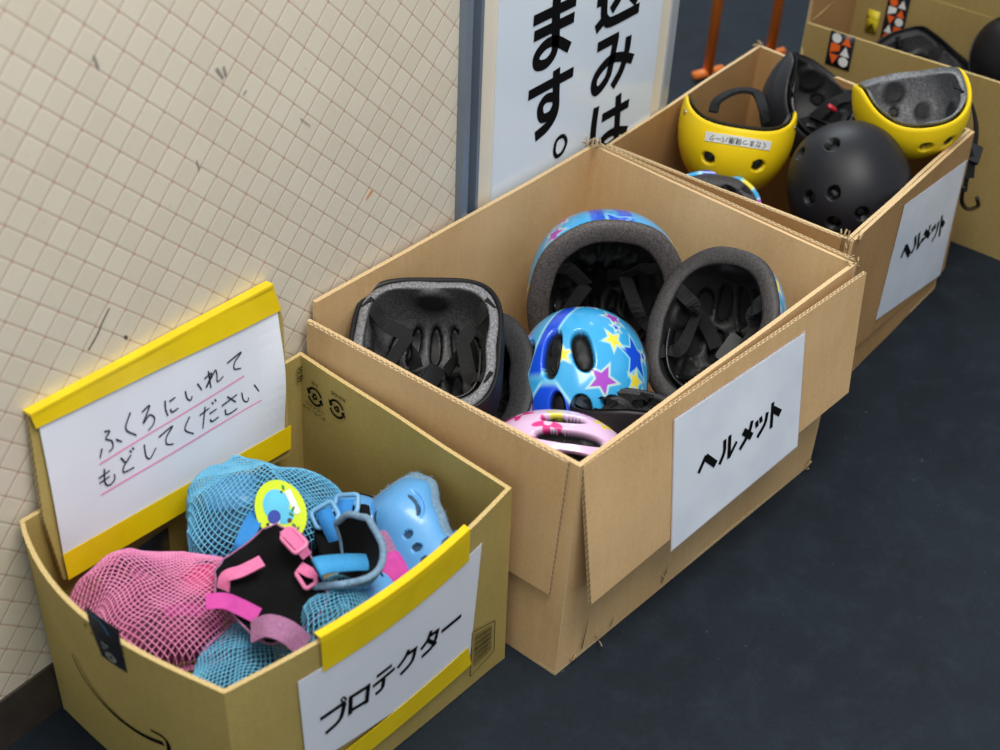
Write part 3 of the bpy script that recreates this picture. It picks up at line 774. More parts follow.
text_mesh('lettering', '枚数', .011, INK, box1, FB1, [(-0.0162, -0.0475)][0][0]*0+.352, -.022, .0016, -PI/2)

# --- middle carton with the bicycle helmets
b2B = [(.290, -.006, .001), (.277, -.366, .001), (.756, -.411, .001), (.795, -.012, .001)]
b2T = [(.291, -.006, .285), (.290, -.363, .285), (.786, -.402, .285), (.812, -.012, .285)]
box2 = carton('cardboard_box', 'large open tan cardboard box full of bicycle helmets, in the middle of the row', b2B, b2T, .005, [KRAFT, FOLD], 20, (.55, -.2, 0), backtop=((.812, -.012, .285), (0.3017, -0.0060, 0.3050)))
TL, TR = V((.2885, -.3655, .287)), V((.779, -.4155, .287))
def flap(box, pts, th, mats, seed, **k):
    o = panel('flap', box, *pts, th, mats, seed=seed, nx=20, ny=8, **k); o.matrix_parent_inverse = world_inv(box); return o
F2 = Frame((.290, -.363, .285), (.778, -.415, .285), (.304, -.392, .1))
def f2(px): return F2.at(px[0], px[1], .0008)
fq = [f2(a) for a in [(0.0047, -0.0016), (0.4955, -0.0034), (0.4755, -0.1574), (0.0078, -0.1757)]]
flap(box2, (fq[0], fq[1], fq[2], fq[3]), .0045, [KRAFT, FLUTE], 31, wob=.0006)
# left flap hanging outside
flap(box2, ((.2865, -.010, .287), (.2855, -.352, .287), (.277, -.349, .112), (.280, -.012, .112)), .0045, [KRAFT, FLUTE], 32, wob=.0006)
# right flap
flap(box2, ((.792, -.396, .287), (.818, -.02, .287), (.822, -.02, .12), (.795, -.396, .12)), .0045, [KRAFT, FLUTE], 33, wob=.0006)
p2 = [(0.1417, -0.0204), (0.3717, -0.0260), (0.3678, -0.1762), (0.1363, -0.1851)]
bm = bmesh.new(); sheet(bm, F2, p2, .0020, .0004, 2, 2)
p2o = obj('paper_sign', bm, LAMI, box2, world=True, smooth=False)
bm = bmesh.new()
e = .0018
sheet(bm, F2, [(p2[0][0]-e, p2[0][1]+e), (p2[1][0]+e, p2[1][1]+e), (p2[2][0]+e, p2[2][1]-e), (p2[3][0]-e, p2[3][1]-e)], .0016, .0004, 2, 2)
o = sub('laminate_edge', bm, LAMEDGE, False, p2o)
bm = bmesh.new(); gh = .0026
def seg2(pts, w): stroke(bm, F2, pts, w, gh)
seg2([(0.1806, -0.1084), (0.1936, -0.0928)], .0056); seg2([(0.1923, -0.0939), (0.2107, -0.1138)], .0086)
seg2([(0.2261, -0.0900), (0.2253, -0.1057), (0.2172, -0.1175)], .0056); seg2([(0.2350, -0.0891), (0.2340, -0.1187)], .0058); seg2([(0.2339, -0.1178), (0.2477, -0.1041)], .0048)
seg2([(0.2755, -0.0914), (0.2694, -0.1051), (0.2538, -0.1179)], .0058); seg2([(0.2594, -0.0971), (0.2754, -0.1124)], .0086)
seg2([(0.2838, -0.0964), (0.2849, -0.1048)], .0058); seg2([(0.2913, -0.0951), (0.2930, -0.1033)], .0056); seg2([(0.3041, -0.0954), (0.2999, -0.1087), (0.2864, -0.1198)], .0058)
seg2([(0.3140, -0.0878), (0.3124, -0.1213)], .0058); seg2([(0.3146, -0.0971), (0.3296, -0.1100)], .0086)
sub('lettering', bm, INK, False, p2o)
# torn bits of board at the corners
def shreds(box, c, n, r, seed, m=None):
    rnd = random.Random(seed); bm = bmesh.new()
    for k in range(n):
        p = V(c)+V((rnd.uniform(-1, 1)*r, rnd.uniform(-1, 1)*r, rnd.uniform(-.3, .5)*r))
        d = V((rnd.uniform(-1, 1), rnd.uniform(-1, 1), rnd.uniform(-.2, 1))).normalized()
        L = r*rnd.uniform(.6, 1.3)
        ribbon(bm, [p, p+d*L*.5+V((0, 0, .001)), p+d*L], .0022, .0006, d.orthogonal(), 3)
    obj('torn_edge', bm, m or mat('torn_board', (196, 172, 134), .9, (150, 126, 92), 200), box, world=True)
shreds(box2, (.806, -.020, .287), 16, .012, 1)
shreds(box2, (.785, -.400, .284), 9, .008, 2)
shreds(box2, (.300, -.366, .004), 7, .007, 3)
shreds(box2, (.345, -.3715, .008), 7, .008, 4)
shreds(box2, (.748, -.409, .006), 7, .008, 5)
shreds(box2, (.46, -.383, .02), 5, .006, 6)
FB2 = Frame((.277, -.366, 0), (.756, -.411, 0), (.277, -.366, -.1))
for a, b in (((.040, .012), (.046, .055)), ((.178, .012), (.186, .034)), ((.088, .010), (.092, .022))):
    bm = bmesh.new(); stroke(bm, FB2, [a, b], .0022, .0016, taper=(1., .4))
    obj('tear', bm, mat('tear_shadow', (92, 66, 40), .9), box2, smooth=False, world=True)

# --- far carton with the skate helmets
b3B = [(.855, .0, .001), (.857, -.362, .001), (1.235, -.362, .001), (1.250, .0, .001)]
b3T = [(.858, -.004, .262), (.858, -.360, .265), (1.212, -.360, .272), (1.268, .0, .262)]
box3 = carton('cardboard_box', 'open tan cardboard box full of yellow and black skate helmets', b3B, b3T, .0045, [KRAFT_BAKED, FOLD], 40, (1.05, -.18, 0), bul=(0, 0, 0, 0))
F3 = Frame((.859, -.362, .266), (1.215, -.362, .266), (.859, -.362, 0))
p3 = [(0.1423, -0.0140), (0.3471, -0.0354), (0.3670, -0.2353), (0.1398, -0.1930)]
flap(box3, (F3.at(-.003, .0, .004), F3.at(.352, .006, .004), F3.at(.384, -.235, .004), F3.at(0., -.205, .004)), .0045, [KRAFT_BAKED, FOLD], 44, wob=.0004)
flap(box3, ((.8505, -.012, .265), (.8505, -.352, .268), (.8465, -.35, .10), (.848, -.012, .10)), .0045, [KRAFT_BAKED, FLUTE], 45, wob=.0004)
bm = bmesh.new(); sheet(bm, F3, p3, .0052, .0004, 2, 2)
p3o = obj('paper_sign', bm, LAMI, box3, world=True, smooth=False)
bm = bmesh.new(); gh = .0058
def seg3(pts, w): stroke(bm, F3, pts, w, gh)
seg3([(0.1756, -0.1105), (0.1834, -0.0935)], .0056); seg3([(0.1829, -0.0955), (0.2067, -0.1216)], .0090)
seg3([(0.2121, -0.0937), (0.2192, -0.1123), (0.2125, -0.1214)], .0056); seg3([(0.2243, -0.0942), (0.2337, -0.1248)], .0056); seg3([(0.2332, -0.1238), (0.2439, -0.1119)], .0048)
seg3([(0.2620, -0.0997), (0.2609, -0.1123), (0.2455, -0.1181)], .0056); seg3([(0.2461, -0.1030), (0.2702, -0.1214)], .0085)
seg3([(0.2739, -0.1092), (0.2788, -0.1185)], .0056); seg3([(0.2809, -0.1079), (0.2859, -0.1172)], .0052); seg3([(0.2932, -0.1089), (0.2965, -0.1269), (0.2872, -0.1390)], .0056)
seg3([(0.3017, -0.1028), (0.3139, -0.1430)], .0056); seg3([(0.3074, -0.1164), (0.3204, -0.1272)], .0085)
sub('lettering', bm, INK, False, p3o)
shreds(box3, (.862, -.358, .264), 12, .010, 11)
shreds(box3, (1.264, -.004, .264), 7, .008, 12)

OLIVE_DIM = card_mat('kraft_olive_dimmed', (152, 130, 80), (140, 118, 70), (158, 137, 88))  # olive kraft darkened in colour to stand for dimmer light here
# --- last carton, at the right edge
b4B = [(1.375, -.020, .001), (1.375, -.55, .001), (1.548, -.55, .001), (1.548, -.020, .001)]
b4T = [(1.375, -.020, .268), (1.375, -.55, .274), (1.548, -.55, .29), (1.548, -.020, .29)]
box4 = carton('cardboard_box', 'olive cardboard box with orange and black tape, farthest along the row', b4B, b4T, .0045, [OLIVE_DIM, FOLD_O], 60, (1.46, -.28, 0))
flap(box4, ((1.546, -.02, .46), (1.376, -.02, .46), (1.376, -.0195, .266), (1.546, -.0195, .286)), .0045, [KRAFT_BAKED, FLUTE], 61, wob=.0004)
flap(box4, ((1.5485, -.545, .48), (1.5485, -.022, .48), (1.5485, -.022, .285), (1.5485, -.545, .285)), .0045, [OLIVE_DIM, FLUTE_O], 62, wob=.0004)
for ch in box4.children:
    if ch.name.startswith('back_panel'): ch.data.materials[0] = KRAFT_BAKED  # back wall and its flap recoloured, painting in how light meets their facing
F4 = Frame((1.375, -.02, .27), (1.375, -.5, .27), (1.375, -.02, 0))
F4r = Frame((1.542, -.02, .27), (1.542, -.5, .27), (1.542, -.02, 0))
ORP = mat('orange_print', (232, 98, 34), .5); WHP = mat('white_print', (226, 226, 224), .5); YLAB = mat('yellow_label', (232, 208, 40), .5)
def logo_tape(fr, u0, w_, v1, v0, h):
    bm = bmesh.new(); sheet(bm, fr, [(u0, v1), (u0+w_, v1), (u0+w_, v0), (u0, v0)], h, .0005, 2, 4)
    tpo = obj('packing_tape', bm, BLACKTAPE, box4, world=True)
    for m_, col_ in ((WHP, 0), (ORP, 1)):
        bm = bmesh.new(); v = v1-.009; k = 0
        while v > v0+.008:
            for c in range(2):
                q = k*2+c
                if (0, 1, 1, 0, 1, 0, 0, 1, 1, 0)[q % 10] == col_:
                    cu = u0+w_*(.29+.42*c); r = w_*.19
                    sh = (0, 1, 2, 1, 3, 0, 1, 2)[q % 8]
                    if sh == 0: pts = [(cu+r*math.cos(a*PI/8), v+r*math.sin(a*PI/8)) for a in range(16)]
                    elif sh == 1: pts = [(cu-r, v-r), (cu+r, v-r), (cu, v+r)]
                    elif sh == 2: pts = [(cu-r, v+r), (cu-r, v-r), (cu+r, v-r*.2), (cu+r, v+r)]
                    else: pts = [(cu-r, v+r), (cu, v-r), (cu+r, v+r)]
                    flat_poly(bm, fr, pts, h+.0008)
            v -= w_*.42; k += 1
        o = obj('tape_print', bm, m_, tpo, smooth=False); o.matrix_parent_inverse = world_inv(tpo)
logo_tape(F4, .044, .041, .0, -.055, .0018)
logo_tape(F4r, .058, .036, .19, -.12, .0018)
bm = bmesh.new(); sheet(bm, F4r, [(.0295, -.024), (.0495, -.024), (.0495, -.0615), (.0295, -.0615)], .0018, .0004, 2, 2)
yl = obj('yellow_label', bm, YLAB, box4, world=True)
text_mesh('lettering', 'A', .017, INK, yl, F4r, .0395, -.053, .0024, 0, .0004)
text_mesh('lettering', '80 以上', .007, INK, yl, F4r, .0395, -.037, .0024, 0)

# ------------------------------------------------------------------ helmets
def sstep(x, a, b):
    t = np.clip((x-a)/(b-a), 0, 1); return t*t*(3-2*t)

def star_sdf(x, y, R, rot):
    r = np.hypot(x, y); a = np.arctan2(y, x)-rot
    k = 2*PI/5
    a = np.abs((a+k/2) % k-k/2)              # 0 at a point .. k/2 at an inner corner
    # line from outer point (R,0) to the inner corner (r2,k/2)
    r2 = R*.45; x1, y1, x2, y2 = R, 0., r2*math.cos(k/2), r2*math.sin(k/2)
    px, py = r*np.cos(a), r*np.sin(a)
    nx, ny = (y2-y1), -(x2-x1); L = math.hypot(nx, ny)
    return ((px-x1)*nx+(py-y1)*ny)/L          # >0 outside

class Dome:
    def __init__(s, a, b, c, n, rim, vents=(), holes=(), vdepth=.014):
        s.a, s.b, s.c, s.n, s.rim, s.vents, s.holes, s.vd = a, b, c, n, rim, vents, holes, vdepth
    def phir(s, th):
        f, sd, bk, pk = s.rim
        c, sn = np.cos(th), np.abs(np.sin(th))
        base = np.where(c > 0, sd+(f-sd)*np.abs(c)**1.3, sd+(bk-sd)*np.abs(c)**1.3)
        return np.radians(base+pk*sn**4)
    def surf(s, th, ph, off=0.):
        dx, dy, dz = np.sin(ph)*np.cos(th), np.sin(ph)*np.sin(th), np.cos(ph)
        n = s.n
        r = (np.abs(dx/s.a)**n+np.abs(dy/s.b)**n+np.abs(dz/s.c)**n)**(-1/n)
        r = r-off
        return r*dx, r*dy, r*dz
    def vent(s, th, ph):
        x, y, z = s.surf(th, ph); m = np.zeros_like(x)
        for (cx, cy, lx, ly, rot) in s.vents:
            c, sn = math.cos(rot), math.sin(rot)
            u = ((x-cx)*c+(y-cy)*sn)/lx; v = (-(x-cx)*sn+(y-cy)*c)/ly
            d = (np.abs(u)**2.6+np.abs(v)**2.2)**(1/2.4)
            m = np.maximum(m, np.where(z > 0, 1-sstep(d, .82, 1.14), 0))
        for (tc, pc, rr) in s.holes:
            X, Y, Z = s.surf(np.array(math.radians(tc)), np.array(math.radians(pc)))
            d = np.sqrt((x-X)**2+(y-Y)**2+(z-Z)**2)/rr
            m = np.maximum(m, 1-sstep(d, .88, 1.08))
        return m
    def star(s, th, ph, tc, pc, R, rot):
        X, Y, Z = s.surf(np.array(math.radians(tc)), np.array(math.radians(pc)))
        x, y, z = s.surf(th, ph)
        t, p = math.radians(tc), math.radians(pc)
        e1 = (math.cos(p)*math.cos(t), math.cos(p)*math.sin(t), -math.sin(p)); e2 = (-math.sin(t), math.cos(t), 0)
        dx, dy, dz = x-X, y-Y, z-Z
        u = dx*e1[0]+dy*e1[1]+dz*e1[2]; v = dx*e2[0]+dy*e2[1]
        near = (dx*dx+dy*dy+dz*dz) < (2.2*R)**2
        return np.where(near, star_sdf(u, v, R, rot), 1.), u, v, near

def grid_mesh(name, xyz, col, mat_, parent, closed_pole=True):
    """xyz: arrays [ring, seg]; ring 0 is the pole"""
    nr, ns = xyz[0].shape
    verts = np.stack([q.ravel() for q in xyz], 1)
    faces = []
    for i in range(nr-1):
        for j in range(ns):
            k = (j+1) % ns
            a, b, c, d = i*ns+j, i*ns+k, (i+1)*ns+k, (i+1)*ns+j
            faces.append((a, d, c, b))
    me = bpy.data.meshes.new(name)
    me.from_pydata(verts.tolist(), [], faces)
    ca = me.color_attributes.new('Col', 'FLOAT_COLOR', 'POINT')
    cc = np.concatenate([col.reshape(-1, 3), np.ones((nr*ns, 1))], 1).astype(np.float32)
    ca.data.foreach_set('color', cc.ravel())
    for p in me.polygons: p.use_smooth = True
    bmx = bmesh.new(); bmx.from_mesh(me); bmesh.ops.remove_doubles(bmx, verts=bmx.verts[:], dist=1e-6); bmesh.ops.recalc_face_normals(bmx, faces=bmx.faces[:]); bmx.to_mesh(me); bmx.free()
    me.materials.append(mat_)
    o = bpy.data.objects.new(name, me); COL.objects.link(o); o.parent = parent
    return o

def C(c): return np.array(lin(c))

def pat_plain(c):
    def f(D, th, ph):
        return np.broadcast_to(C(c), th.shape+(3,)).copy()
    return f

def over(base, m, c): return base*(1-m[..., None])+C(c)*m[..., None]

def pat_star(D, th, ph, SL=None, centre=False):
    x, y, z = D.surf(th, ph)
    base = np.broadcast_to(C((58, 168, 226)), th.shape+(3,)).copy()
    # deep blue sweep along the middle and the sides
    m = sstep(np.sin(x*38+2.)*.016+np.abs(y)-.050, .012, .004)*sstep(x, -.01, .03)
    base = over(base, m*.0+sstep(np.abs(np.abs(y)-.016)+.25*np.maximum(-x, 0), .011, .007)*sstep(x, -.05, .0), (22, 86, 216))
    W_ = .0011
    if centre:
        base = np.broadcast_to(C((58, 168, 226)), th.shape+(3,)).copy()
        rib = sstep(np.abs(y+.022+.2*x), .010, .007)*sstep(x, .012, .0)+sstep(np.abs(y+.004)-.026*sstep(x, .0, .05), .004, .0)*sstep(x, .012, .022)
        rl = sstep(np.abs(y+.022+.2*x), .013, .010)*sstep(x, .014, .0)+sstep(np.abs(y+.004)-.026*sstep(x, .0, .05), .008, .004)*sstep(x, .008, .018)
        base = over(base, np.clip(rl, 0, 1), LBL); base = over(base, np.clip(rib, 0, 1), BLU)
    for tc, pc, R, rot, c, ol in (SL or STARS):
        d, u, v, nr = D.star(th, ph, tc, pc, R, rot)
        base = over(base, 1-sstep(d, .0016-W_+.0006, .0016+W_+.0006), ol)
        base = over(base, 1-sstep(d, -W_*.7, W_*.7), c)
    return base
YEL, PUR, BLU, LBL = (240, 222, 60), (170, 70, 196), (26, 82, 222), (150, 222, 240)
STARS = []
_r = random.Random(5)
for ring, (pc, n, off) in enumerate(((84, 9, 0), (62, 8, 18), (38, 5, 8))):
    for k in range(n):
        c = (BLU, YEL, PUR)[(k+ring) % 3]
        R = {BLU: .023, YEL: .0125, PUR: .0155}[c]
        STARS.append((off+k*360/n+_r.uniform(-6, 6), pc+_r.uniform(-6, 6), R, _r.uniform(0, 1.2), c, LBL if c == BLU else (190, 226, 216)))
STARS.sort(key=lambda s: -s[2])
OL = (190, 226, 216)
STARS_C = [(114, 70, .026, .3, BLU, LBL), (62, 78, .022, .9, BLU, LBL), (230, 78, .022, .2, BLU, LBL), (82, 36, .0175, .1, PUR, OL), (128, 50, .0120, .5, YEL, OL), (92, 68, .0120, .2, YEL, OL), (152, 12, .0105, .7, YEL, OL), (78, 82, .013, .5, PUR, OL), (150, 66, .0125, .1, PUR, OL), (118, 84, .006, .1, BLU, OL), (140, 60, .005, .1, BLU, OL), (250, 52, .012, .2, YEL, OL), (20, 80, .015, .2, PUR, OL), (285, 70, .012, .2, YEL, OL), (176, 72, .018, .4, PUR, OL), (205, 84, .011, .4, YEL, OL)]
def pat_centre(D, th, ph): return pat_star(D, th, ph, STARS_C, True)
V_C = [(-.019, -.004, .029, .0105, .03), (-.024, .029, .025, .0105, .32), (-.012, -.042, .026, .011, -.22), (.050, .006, .024, .009, 0), (.040, .033, .013, .009, .1), (.034, .062, .012, .008, .1), (.044, -.036, .024, .010, -.1), (-.012, -.066, .022, .008, -.2)]
V_P = [(0, .036, .024, .0062, 0.04), (.008, .012, .036, .0072, 0), (.008, -.012, .036, .0072, 0), (0, -.036, .024, .0062, -.04)]

def pat_pink(D, th, ph):
    base = np.broadcast_to(C((232, 196, 232)), th.shape+(3,)).copy()
    r_ = random.Random(9)
    for k in range(30):
        tc, pc = r_.uniform(0, 360), math.degrees(math.acos(r_.uniform(-.05, .98)))
        c, R = r_.choice([((226, 60, 140), .017), ((238, 222, 50), .012), ((206, 140, 216), .009), ((226, 60, 140), .014)])
        d, u, v, nr = D.star(th, ph, tc, pc, R, 0)
        rr = np.hypot(u, v); a = np.arctan2(v, u)
        dd = rr-R*(.72+.28*np.cos(5*a))
        base = over(base, np.where(nr, 1-sstep(dd, -.0008, .0008), 0), c)
        base = over(base, np.where(nr, 1-sstep(rr-R*.25, -.0008, .0008), 0), (240, 200, 230))
    return base

def helmet(name, label, loc, crown, front, D, pat, shell_mat, group=None, foam=(46, 46, 48), rimc=None, th_=.020, skate=False,
           straps='bowl', ring=True, ns=200, nr=80, cat='helmet', lip=.004, rivets=(), pads=True, vc=(10, 10, 11), roll=True):
    t = thing(name, label, cat, loc, group, axes(crown, front))
    # painted outer shell
    T = np.linspace(0, 2*PI, ns, endpoint=False); U = np.linspace(0, 1, nr)**.9
    TH = np.broadcast_to(T, (nr, ns)); PH = D.phir(TH)*U[:, None]
    PHs = np.maximum(PH, 1e-5)
    m = D.vent(TH, PHs)
    off = m*D.vd + sstep(U, .97, 1.)[:, None]*.0012
    x, y, z = D.surf(TH, PHs, off)
    col = pat(D, TH, PHs)
    col = col*(1-m[..., None])+C(vc)*m[..., None] if True else col
    mm = sstep(m, .15, .5)
    col = pat(D, TH, PHs)*(1-mm[..., None])+C(vc)*mm[..., None]
    # turned-in lip of the shell
    e = []
    for o2, dph in ((.0035, .0), (.006, -.03)):
        ph = D.phir(TH[:1])+dph; q = D.surf(TH[:1], ph, o2); e.append(q)
    x = np.concatenate([x]+[q[0] for q in e]); y = np.concatenate([y]+[q[1] for q in e]); z = np.concatenate([z]+[q[2] for q in e])
    col = np.concatenate([col, col[-1:], col[-1:]])
    grid_mesh('shell', (x, y, z), col, shell_mat, t)
    # foam liner: inner bowl, rounded rim
    nl, nb = 120, 34
    T = np.linspace(0, 2*PI, nl, endpoint=False)
    rows = []; cols = []
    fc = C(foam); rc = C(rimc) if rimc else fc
    PR = D.phir(T); U = np.linspace(0, 1, nb)
    for u in U:
        ph = np.maximum(PR*u, 1e-5)
        vm = np.zeros(nl)
        if len(D.vents) or len(D.holes): vm = D.vent(T, ph)
        pm = np.zeros(nl)
        if pads:
            for tc, pc, rr in ((0, 70, .028), (180, 74, .026), (75, 66, .024), (285, 66, .024), (0, 0, .03), (135, 50, .02), (225, 50, .02)):
                X, Y, Z = D.surf(np.array(math.radians(tc)), np.array(max(1e-4, math.radians(pc)))); a, b, c = D.surf(T, ph)
                dd = np.sqrt((a-X)**2+(b-Y)**2+(c-Z)**2)/rr; pm = np.maximum(pm, 1-sstep(dd, .75, .95))
        rough = .0008*np.sin(T*7+u*9)
        off = th_-vm*.012+pm*.006+rough
        rows.append(D.surf(T, ph, off))
        cm = np.clip(vm+pm*.85, 0, 1)[:, None]
        cols.append(fc*(1-cm)+C((9, 9, 10))*cm)
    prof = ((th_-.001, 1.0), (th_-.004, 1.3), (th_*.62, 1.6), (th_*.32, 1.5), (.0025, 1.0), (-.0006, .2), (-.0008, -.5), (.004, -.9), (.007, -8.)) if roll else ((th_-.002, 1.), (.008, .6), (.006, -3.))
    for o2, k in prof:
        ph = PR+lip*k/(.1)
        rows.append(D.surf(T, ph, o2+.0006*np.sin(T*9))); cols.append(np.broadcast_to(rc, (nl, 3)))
    X = tuple(np.stack([r[i] for r in rows]) for i in range(3))
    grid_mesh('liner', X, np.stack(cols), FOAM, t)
    def at(td, pd, o2):
        p = D.surf(np.array(math.radians(td)), np.array(math.radians(pd)), o2); return V((float(p[0]), float(p[1]), float(p[2])))
    def rimd(td): return math.degrees(float(D.phir(np.array(math.radians(td)))))
    if ring:
        bm = bmesh.new()
        A = [at(a, rimd(a)*.90, th_+.007) for a in range(95, 266, 10)]
        ribbon(bm, A, .016, .0022, [-(p-V((0, 0, p.z))) for p in A], 2)
        for a in (150, 210):
            ribbon(bm, [at(a, rimd(a)*.88, th_+.008), at(a, rimd(a)*.66, th_+.006), at(a+(180-a)*.4, rimd(a)*.45, th_+.003)], .009, .002, -at(a, 60, 0), 4)
        obj('fit_band', bm, BLKPLAST, t)
        bm = bmesh.new(); p = at(180, rimd(180)*.90, th_+.011)
        bmesh.ops.create_cone(bm, cap_ends=True, segments=20, radius1=.015, radius2=.012, depth=.010, matrix=Matrix.Translation(p) @ V((1, 0, 0)).to_track_quat('Z', 'Y').to_matrix().to_4x4())
        obj('dial', bm, BLKPLAST, t, smooth=False)
    if straps == 'bowl':
        bm = bmesh.new(); jx = random.Random(name+label)
        for s in (1, -1):
            f1, f2 = 52*s, 122*s
            j = V((.018+jx.uniform(-.015, .01), .030*s+jx.uniform(-.012, .012), .030+jx.uniform(-.01, .015)))
            k = V((-.012+jx.uniform(-.02, .02), .004*s+jx.uniform(-.02, .02), .066))
            ribbon(bm, [at(f1, rimd(f1)+1, .010), at(f1, rimd(f1)*.97, th_+.003), at(f1, rimd(f1)*.8, th_+.02), j], .016, .0016, [at(f1, 60, 0), -at(f1, 80, 0), -at(f1, 60, 0), V((0, .3*s, -1))], 6)
            ribbon(bm, [at(f2, rimd(f2)+1, .010), at(f2, rimd(f2)*.97, th_+.003), at(f2, rimd(f2)*.8, th_+.02), j], .016, .0016, [at(f2, 60, 0), -at(f2, 80, 0), -at(f2, 60, 0), V((0, .3*s, -1))], 6)
            ribbon(bm, [j, j.lerp(k, .5)+V((0, 0, .006)), k], .016, .0016, V((.3, 0, -1)), 6)
        obj('strap', bm, STRAP, t, smooth=False)
        bm = bmesh.new()
        add_box(bm, (0, 0, 0), .036, .020, .009, Matrix.Translation(V((-.01, .0, .06))) @ Matrix.Rotation(.5, 4, 'X') @ Matrix.Rotation(.4, 4, 'Z'))
        bmesh.ops.bevel(bm, geom=bm.edges[:], offset=.002, segments=2)
        obj('buckle', bm, BLKPLAST, t, smooth=False)
    for td in rivets:
        bm = bmesh.new(); p = at(td, rimd(td)-9, -.0005); n_ = V(p).normalized()
        bmesh.ops.create_uvsphere(bm, u_segments=12, v_segments=8, radius=.0035, matrix=Matrix.Translation(p) @ n_.to_track_quat('Z', 'Y').to_matrix().to_4x4() @ Matrix.Diagonal((1, 1, .4, 1)))
        obj('rivet', bm, RIVET, t)
    return t, at, rimd

BIKE_V = []
for sy, y0, ly in ((0, 0., .0085), (1, .030, .0085), (1, .056, .0085)):
    for s in ((1,) if sy == 0 else (1, -1)):
        BIKE_V += [(.050-.010*(y0 > .05), s*y0*.92, .026, ly, -s*.22*(y0 > 0)), (-.010, s*y0*1.02, .024, ly*.95, 0.), (-.062+.010*(y0 > .05), s*y0*.9, .020, ly*.9, s*.25*(y0 > 0))]
def bike(a=.1, b=.083, c=.10, n=2.25, rim=(86, 92, 96, 0), v=None): return Dome(a, b, c, n, rim, BIKE_V if v is None else v)
SK_H = [(27, 56, .0088), (-25, 56, .0088), (161, 58, .0085), (199, 58, .0085), (40, 20, .008), (-40, 20, .008), (140, 20, .008), (220, 20, .008)]
SK_K = [(45, 50, .0085), (10, 28, .0095), (107, 36, .0085), (138, 18, .0085), (153, 42, .0085), (190, 36, .0085), (-130, 60, .008)]
def skate(a=.094, b=.080, c=.098, n=2.15, rim=(84, 95, 86, 18), h=None): return Dome(a, b, c, n, rim, (), SK_H if h is None else h, .012)

GB2 = 'bicycle helmets in the middle box'
GB3 = 'skate helmets in the far box'
# upturned black helmet by the near wall corner
h1, a1, r1 = helmet('bicycle_helmet', 'upturned black helmet with speckled grey foam inside, leftmost in the middle box', (0.3686, -0.1049, 0.2590), (0.3531, 0.1518, -0.9232), (0.7541, 0.5433, 0.3689),
       bike(.0915, .0835, .10, 3.5), pat_plain((20, 20, 22)), SHELL_MATTE, GB2, foam=(74, 73, 74), rimc=(108, 108, 111), th_=.017, lip=.001, roll=False)
FL1 = mat('white_label', (206, 208, 204), .6)
bm = bmesh.new(); ribbon(bm, [a1(-108, 62, .0185), a1(-108, 48, .0185), a1(-108, 34, .0185)], .013, .0006, a1(-108, 48, 0)); obj('care_label', bm, FL1, h1)
# nested pink one underneath
helmet('bicycle_helmet', 'upturned pink helmet with black foam rim, stacked under the leftmost black helmet', (0.4192, -0.1232, 0.1820), (0.5865, 0.0077, -0.8099), (0.7541, 0.5433, 0.3689),
       bike(.092, .080, .10, 2.5), pat_pink, SHELL_GLOSS, GB2, foam=(40, 40, 42), rimc=(34, 34, 37), straps=None, ring=False, lip=.003, th_=.028)
# pink flowered dome at the front corner
helmet('bicycle_helmet', 'pale pink flower-patterned helmet, vents up, at the near front corner of the middle box', (0.3764, -0.2824, 0.1700), (-0.3678, -0.2669, 0.8908), (0.5550, -0.8301, -0.0537),
       bike(.083, .064, .078, 2.2, v=V_P), pat_pink, SHELL_GLOSS, GB2, straps=None, ring=False, ns=320, nr=130)
# blue star dome
helmet('bicycle_helmet', 'light blue star-patterned helmet with its vented outer side facing out, in the box centre', (0.5197, -0.2167, 0.1600), (-0.6775, 0.0436, 0.7342), (-0.7085, -0.4271, -0.5618),
       bike(.097, .076, .092, 2.2, v=V_C), pat_centre, SHELL_GLOSS, GB2, straps=None, ring=False, ns=320, nr=130)
# blue star helmet at the back
helmet('bicycle_helmet', 'star-patterned light blue helmet tipped to show its dark inside, at the wall-side corner', (0.6540, -0.1520, 0.1850), (0.7366, 0.6762, -0.0162), (0.0164, 0.0002, 0.9999),
       bike(.110, .096, .104, 2.3), pat_star, SHELL_GLOSS, GB2, foam=(34, 33, 34), rimc=(72, 66, 64), th_=.027)
# blue helmet on the right
helmet('bicycle_helmet', 'blue helmet lying on its side with black straps inside, rightmost in the middle box', (0.6259, -0.3109, 0.2350), (0.7677, -0.0963, -0.6336), (0.6210, 0.2425, 0.7454),
       bike(.098, .078, .10, 2.25), pat_star, SHELL_GLOSS, GB2, foam=(26, 25, 26), rimc=(48, 45, 45), th_=.020)
# black one at the front edge
helmet('bicycle_helmet', 'plain black helmet tucked against the front panel beside the blue star dome', (0.4625, -0.3068, 0.2200), (-0.3276, -0.2386, -0.9142), (-0.5918, 0.7860, -0.1789),
       Dome(.060, .050, .05, 2.3, (92, 98, 96, 4), (), ()), pat_plain((24, 22, 28)), SHELL_MATTE, GB2, foam=(26, 26, 27), rimc=(38, 38, 40), th_=.012, rivets=(20,), ring=False, lip=-.001, roll=False)

